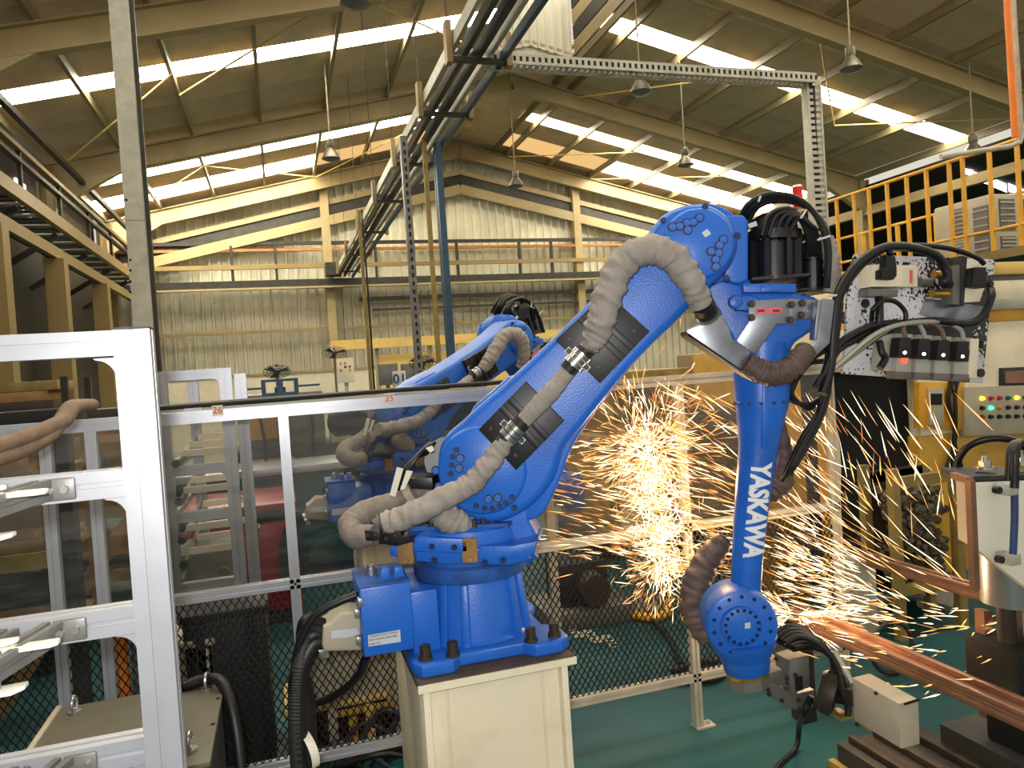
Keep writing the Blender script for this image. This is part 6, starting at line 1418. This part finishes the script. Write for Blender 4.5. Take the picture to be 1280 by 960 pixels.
# dense burst against the fence panel
for i in range(800):
    t = rs.random(); cx = 806 + 30 * t + G(11 + 5 * t); cy = 545 + 175 * t + G(22)
    a = rs.uniform(0, 6.283); streak(cx, cy, rs.uniform(5, 26), FY - 0.04 - abs(G(0.05)), rs.uniform(0.0014, 0.0027), 0 if rs.random() < 0.72 else 1, a)
for i in range(620):
    a = rs.uniform(0, 6.283); rad = abs(G(42)) + 8; cx, cy = 812 + rad * math.cos(a) * 0.95, 562 + rad * math.sin(a) * 1.0
    streak(cx, cy, rs.uniform(8, 30), FY - 0.04 - abs(G(0.08)), rs.uniform(0.0012, 0.0022), None, a + G(0.35))
for i in range(260):
    a = rs.uniform(0.2, 2.9); rad = abs(G(26)) + 4; cx, cy = 828 + rad * math.cos(a), 698 + rad * math.sin(a); streak(cx, cy, rs.uniform(6, 20), FY - 0.05 - abs(G(0.05)), 0.0016, None, a + G(0.3))
# sparks flying left of the burst, in front of the panel
for i in range(400):
    x = 820 - abs(G(75)); y = rs.uniform(545, 690) + (820 - x) * 0.05
    if x < 668: continue
    streak(x, y, rs.uniform(10, 34), FY - 0.05 - abs(G(0.15)), rs.uniform(0.0012, 0.002))
# between the burst and the forearm
for i in range(330):
    x = rs.uniform(815, 935); y = rs.uniform(470, 720)
    if rs.random() < (x - 800) / 200 * 0.35 or y < 470 + (x - 815) * 0.2: continue
    streak(x, y, rs.uniform(14, 44), rs.uniform(2.62, 2.94), rs.uniform(0.0014, 0.0024))
# right of the forearm
for i in range(300):
    x = 955 + abs(G(75)); y = 480 + rs.random() ** 0.8 * 320
    if x > 1200 or y < 480 + (x - 955) * 0.05: continue
    streak(x, y, rs.uniform(14, 50) * (1.1 if y < 680 else 0.8), rs.uniform(2.3, 2.95), rs.uniform(0.0012, 0.0021), 0 if rs.random() < 0.4 else None)
for i in range(270):
    x = 965 + abs(G(95)); y = 700 + G(34) + (x - 965) * 0.30
    if x > 1230: continue
    streak(x, y, rs.uniform(10, 34), rs.uniform(2.3, 2.9), rs.uniform(0.0014, 0.0024), 0 if rs.random() < 0.5 else None)
for i in range(46):
    x = rs.uniform(1040, 1200); y = rs.uniform(480, 700); streak(x, y, rs.uniform(26, 60), rs.uniform(2.1, 2.8), rs.uniform(0.002, 0.003), 0 if rs.random() < .5 else 1)
for i in range(90):
    x = rs.uniform(1040, 1262); y = rs.uniform(760, 880) + (x - 1150) * 0.15; streak(x, y, rs.uniform(10, 26), rs.uniform(1.95, 2.5), rs.uniform(0.002, 0.0034), 1 if rs.random() < .5 else 0)
# fan at the weld point on the rail
for i in range(300):
    a = rs.uniform(-0.25, 0.75) if rs.random() < .65 else rs.uniform(2.6, 3.9); rad = 4 + abs(G(26)); streak(994 + rad * math.cos(a), 768 + rad * math.sin(a), rs.uniform(6, 26), 2.75 + G(0.04), rs.uniform(0.0014, 0.0024), 0 if rs.random() < .6 else 1, a + G(0.15))
for i in range(60):
    a = rs.uniform(0, 6.283); streak(1247 + G(5), 872 + G(5), rs.uniform(3, 12), 1.98 + G(0.02), 0.002, 0, a)
for x, y, ln in ((690, 724, 26), (745, 708, 22), (776, 755, 12), (700, 688, 20)): streak(x, y, ln, 2.9, 0.002, 1, -0.3)
sp = thing('spark_shower', 'shower of glowing orange and white welding sparks around the robot forearm', 'sparks', (1.9, 2.8, 0.9))
for bm, m_, lab in zip(SB, hot, ('white-hot sparks', 'golden sparks', 'orange sparks')):
    o = obj('spark_flecks', bm, m_, sp); o['kind'] = 'stuff'; o['label'] = lab
sp['kind'] = 'stuff'
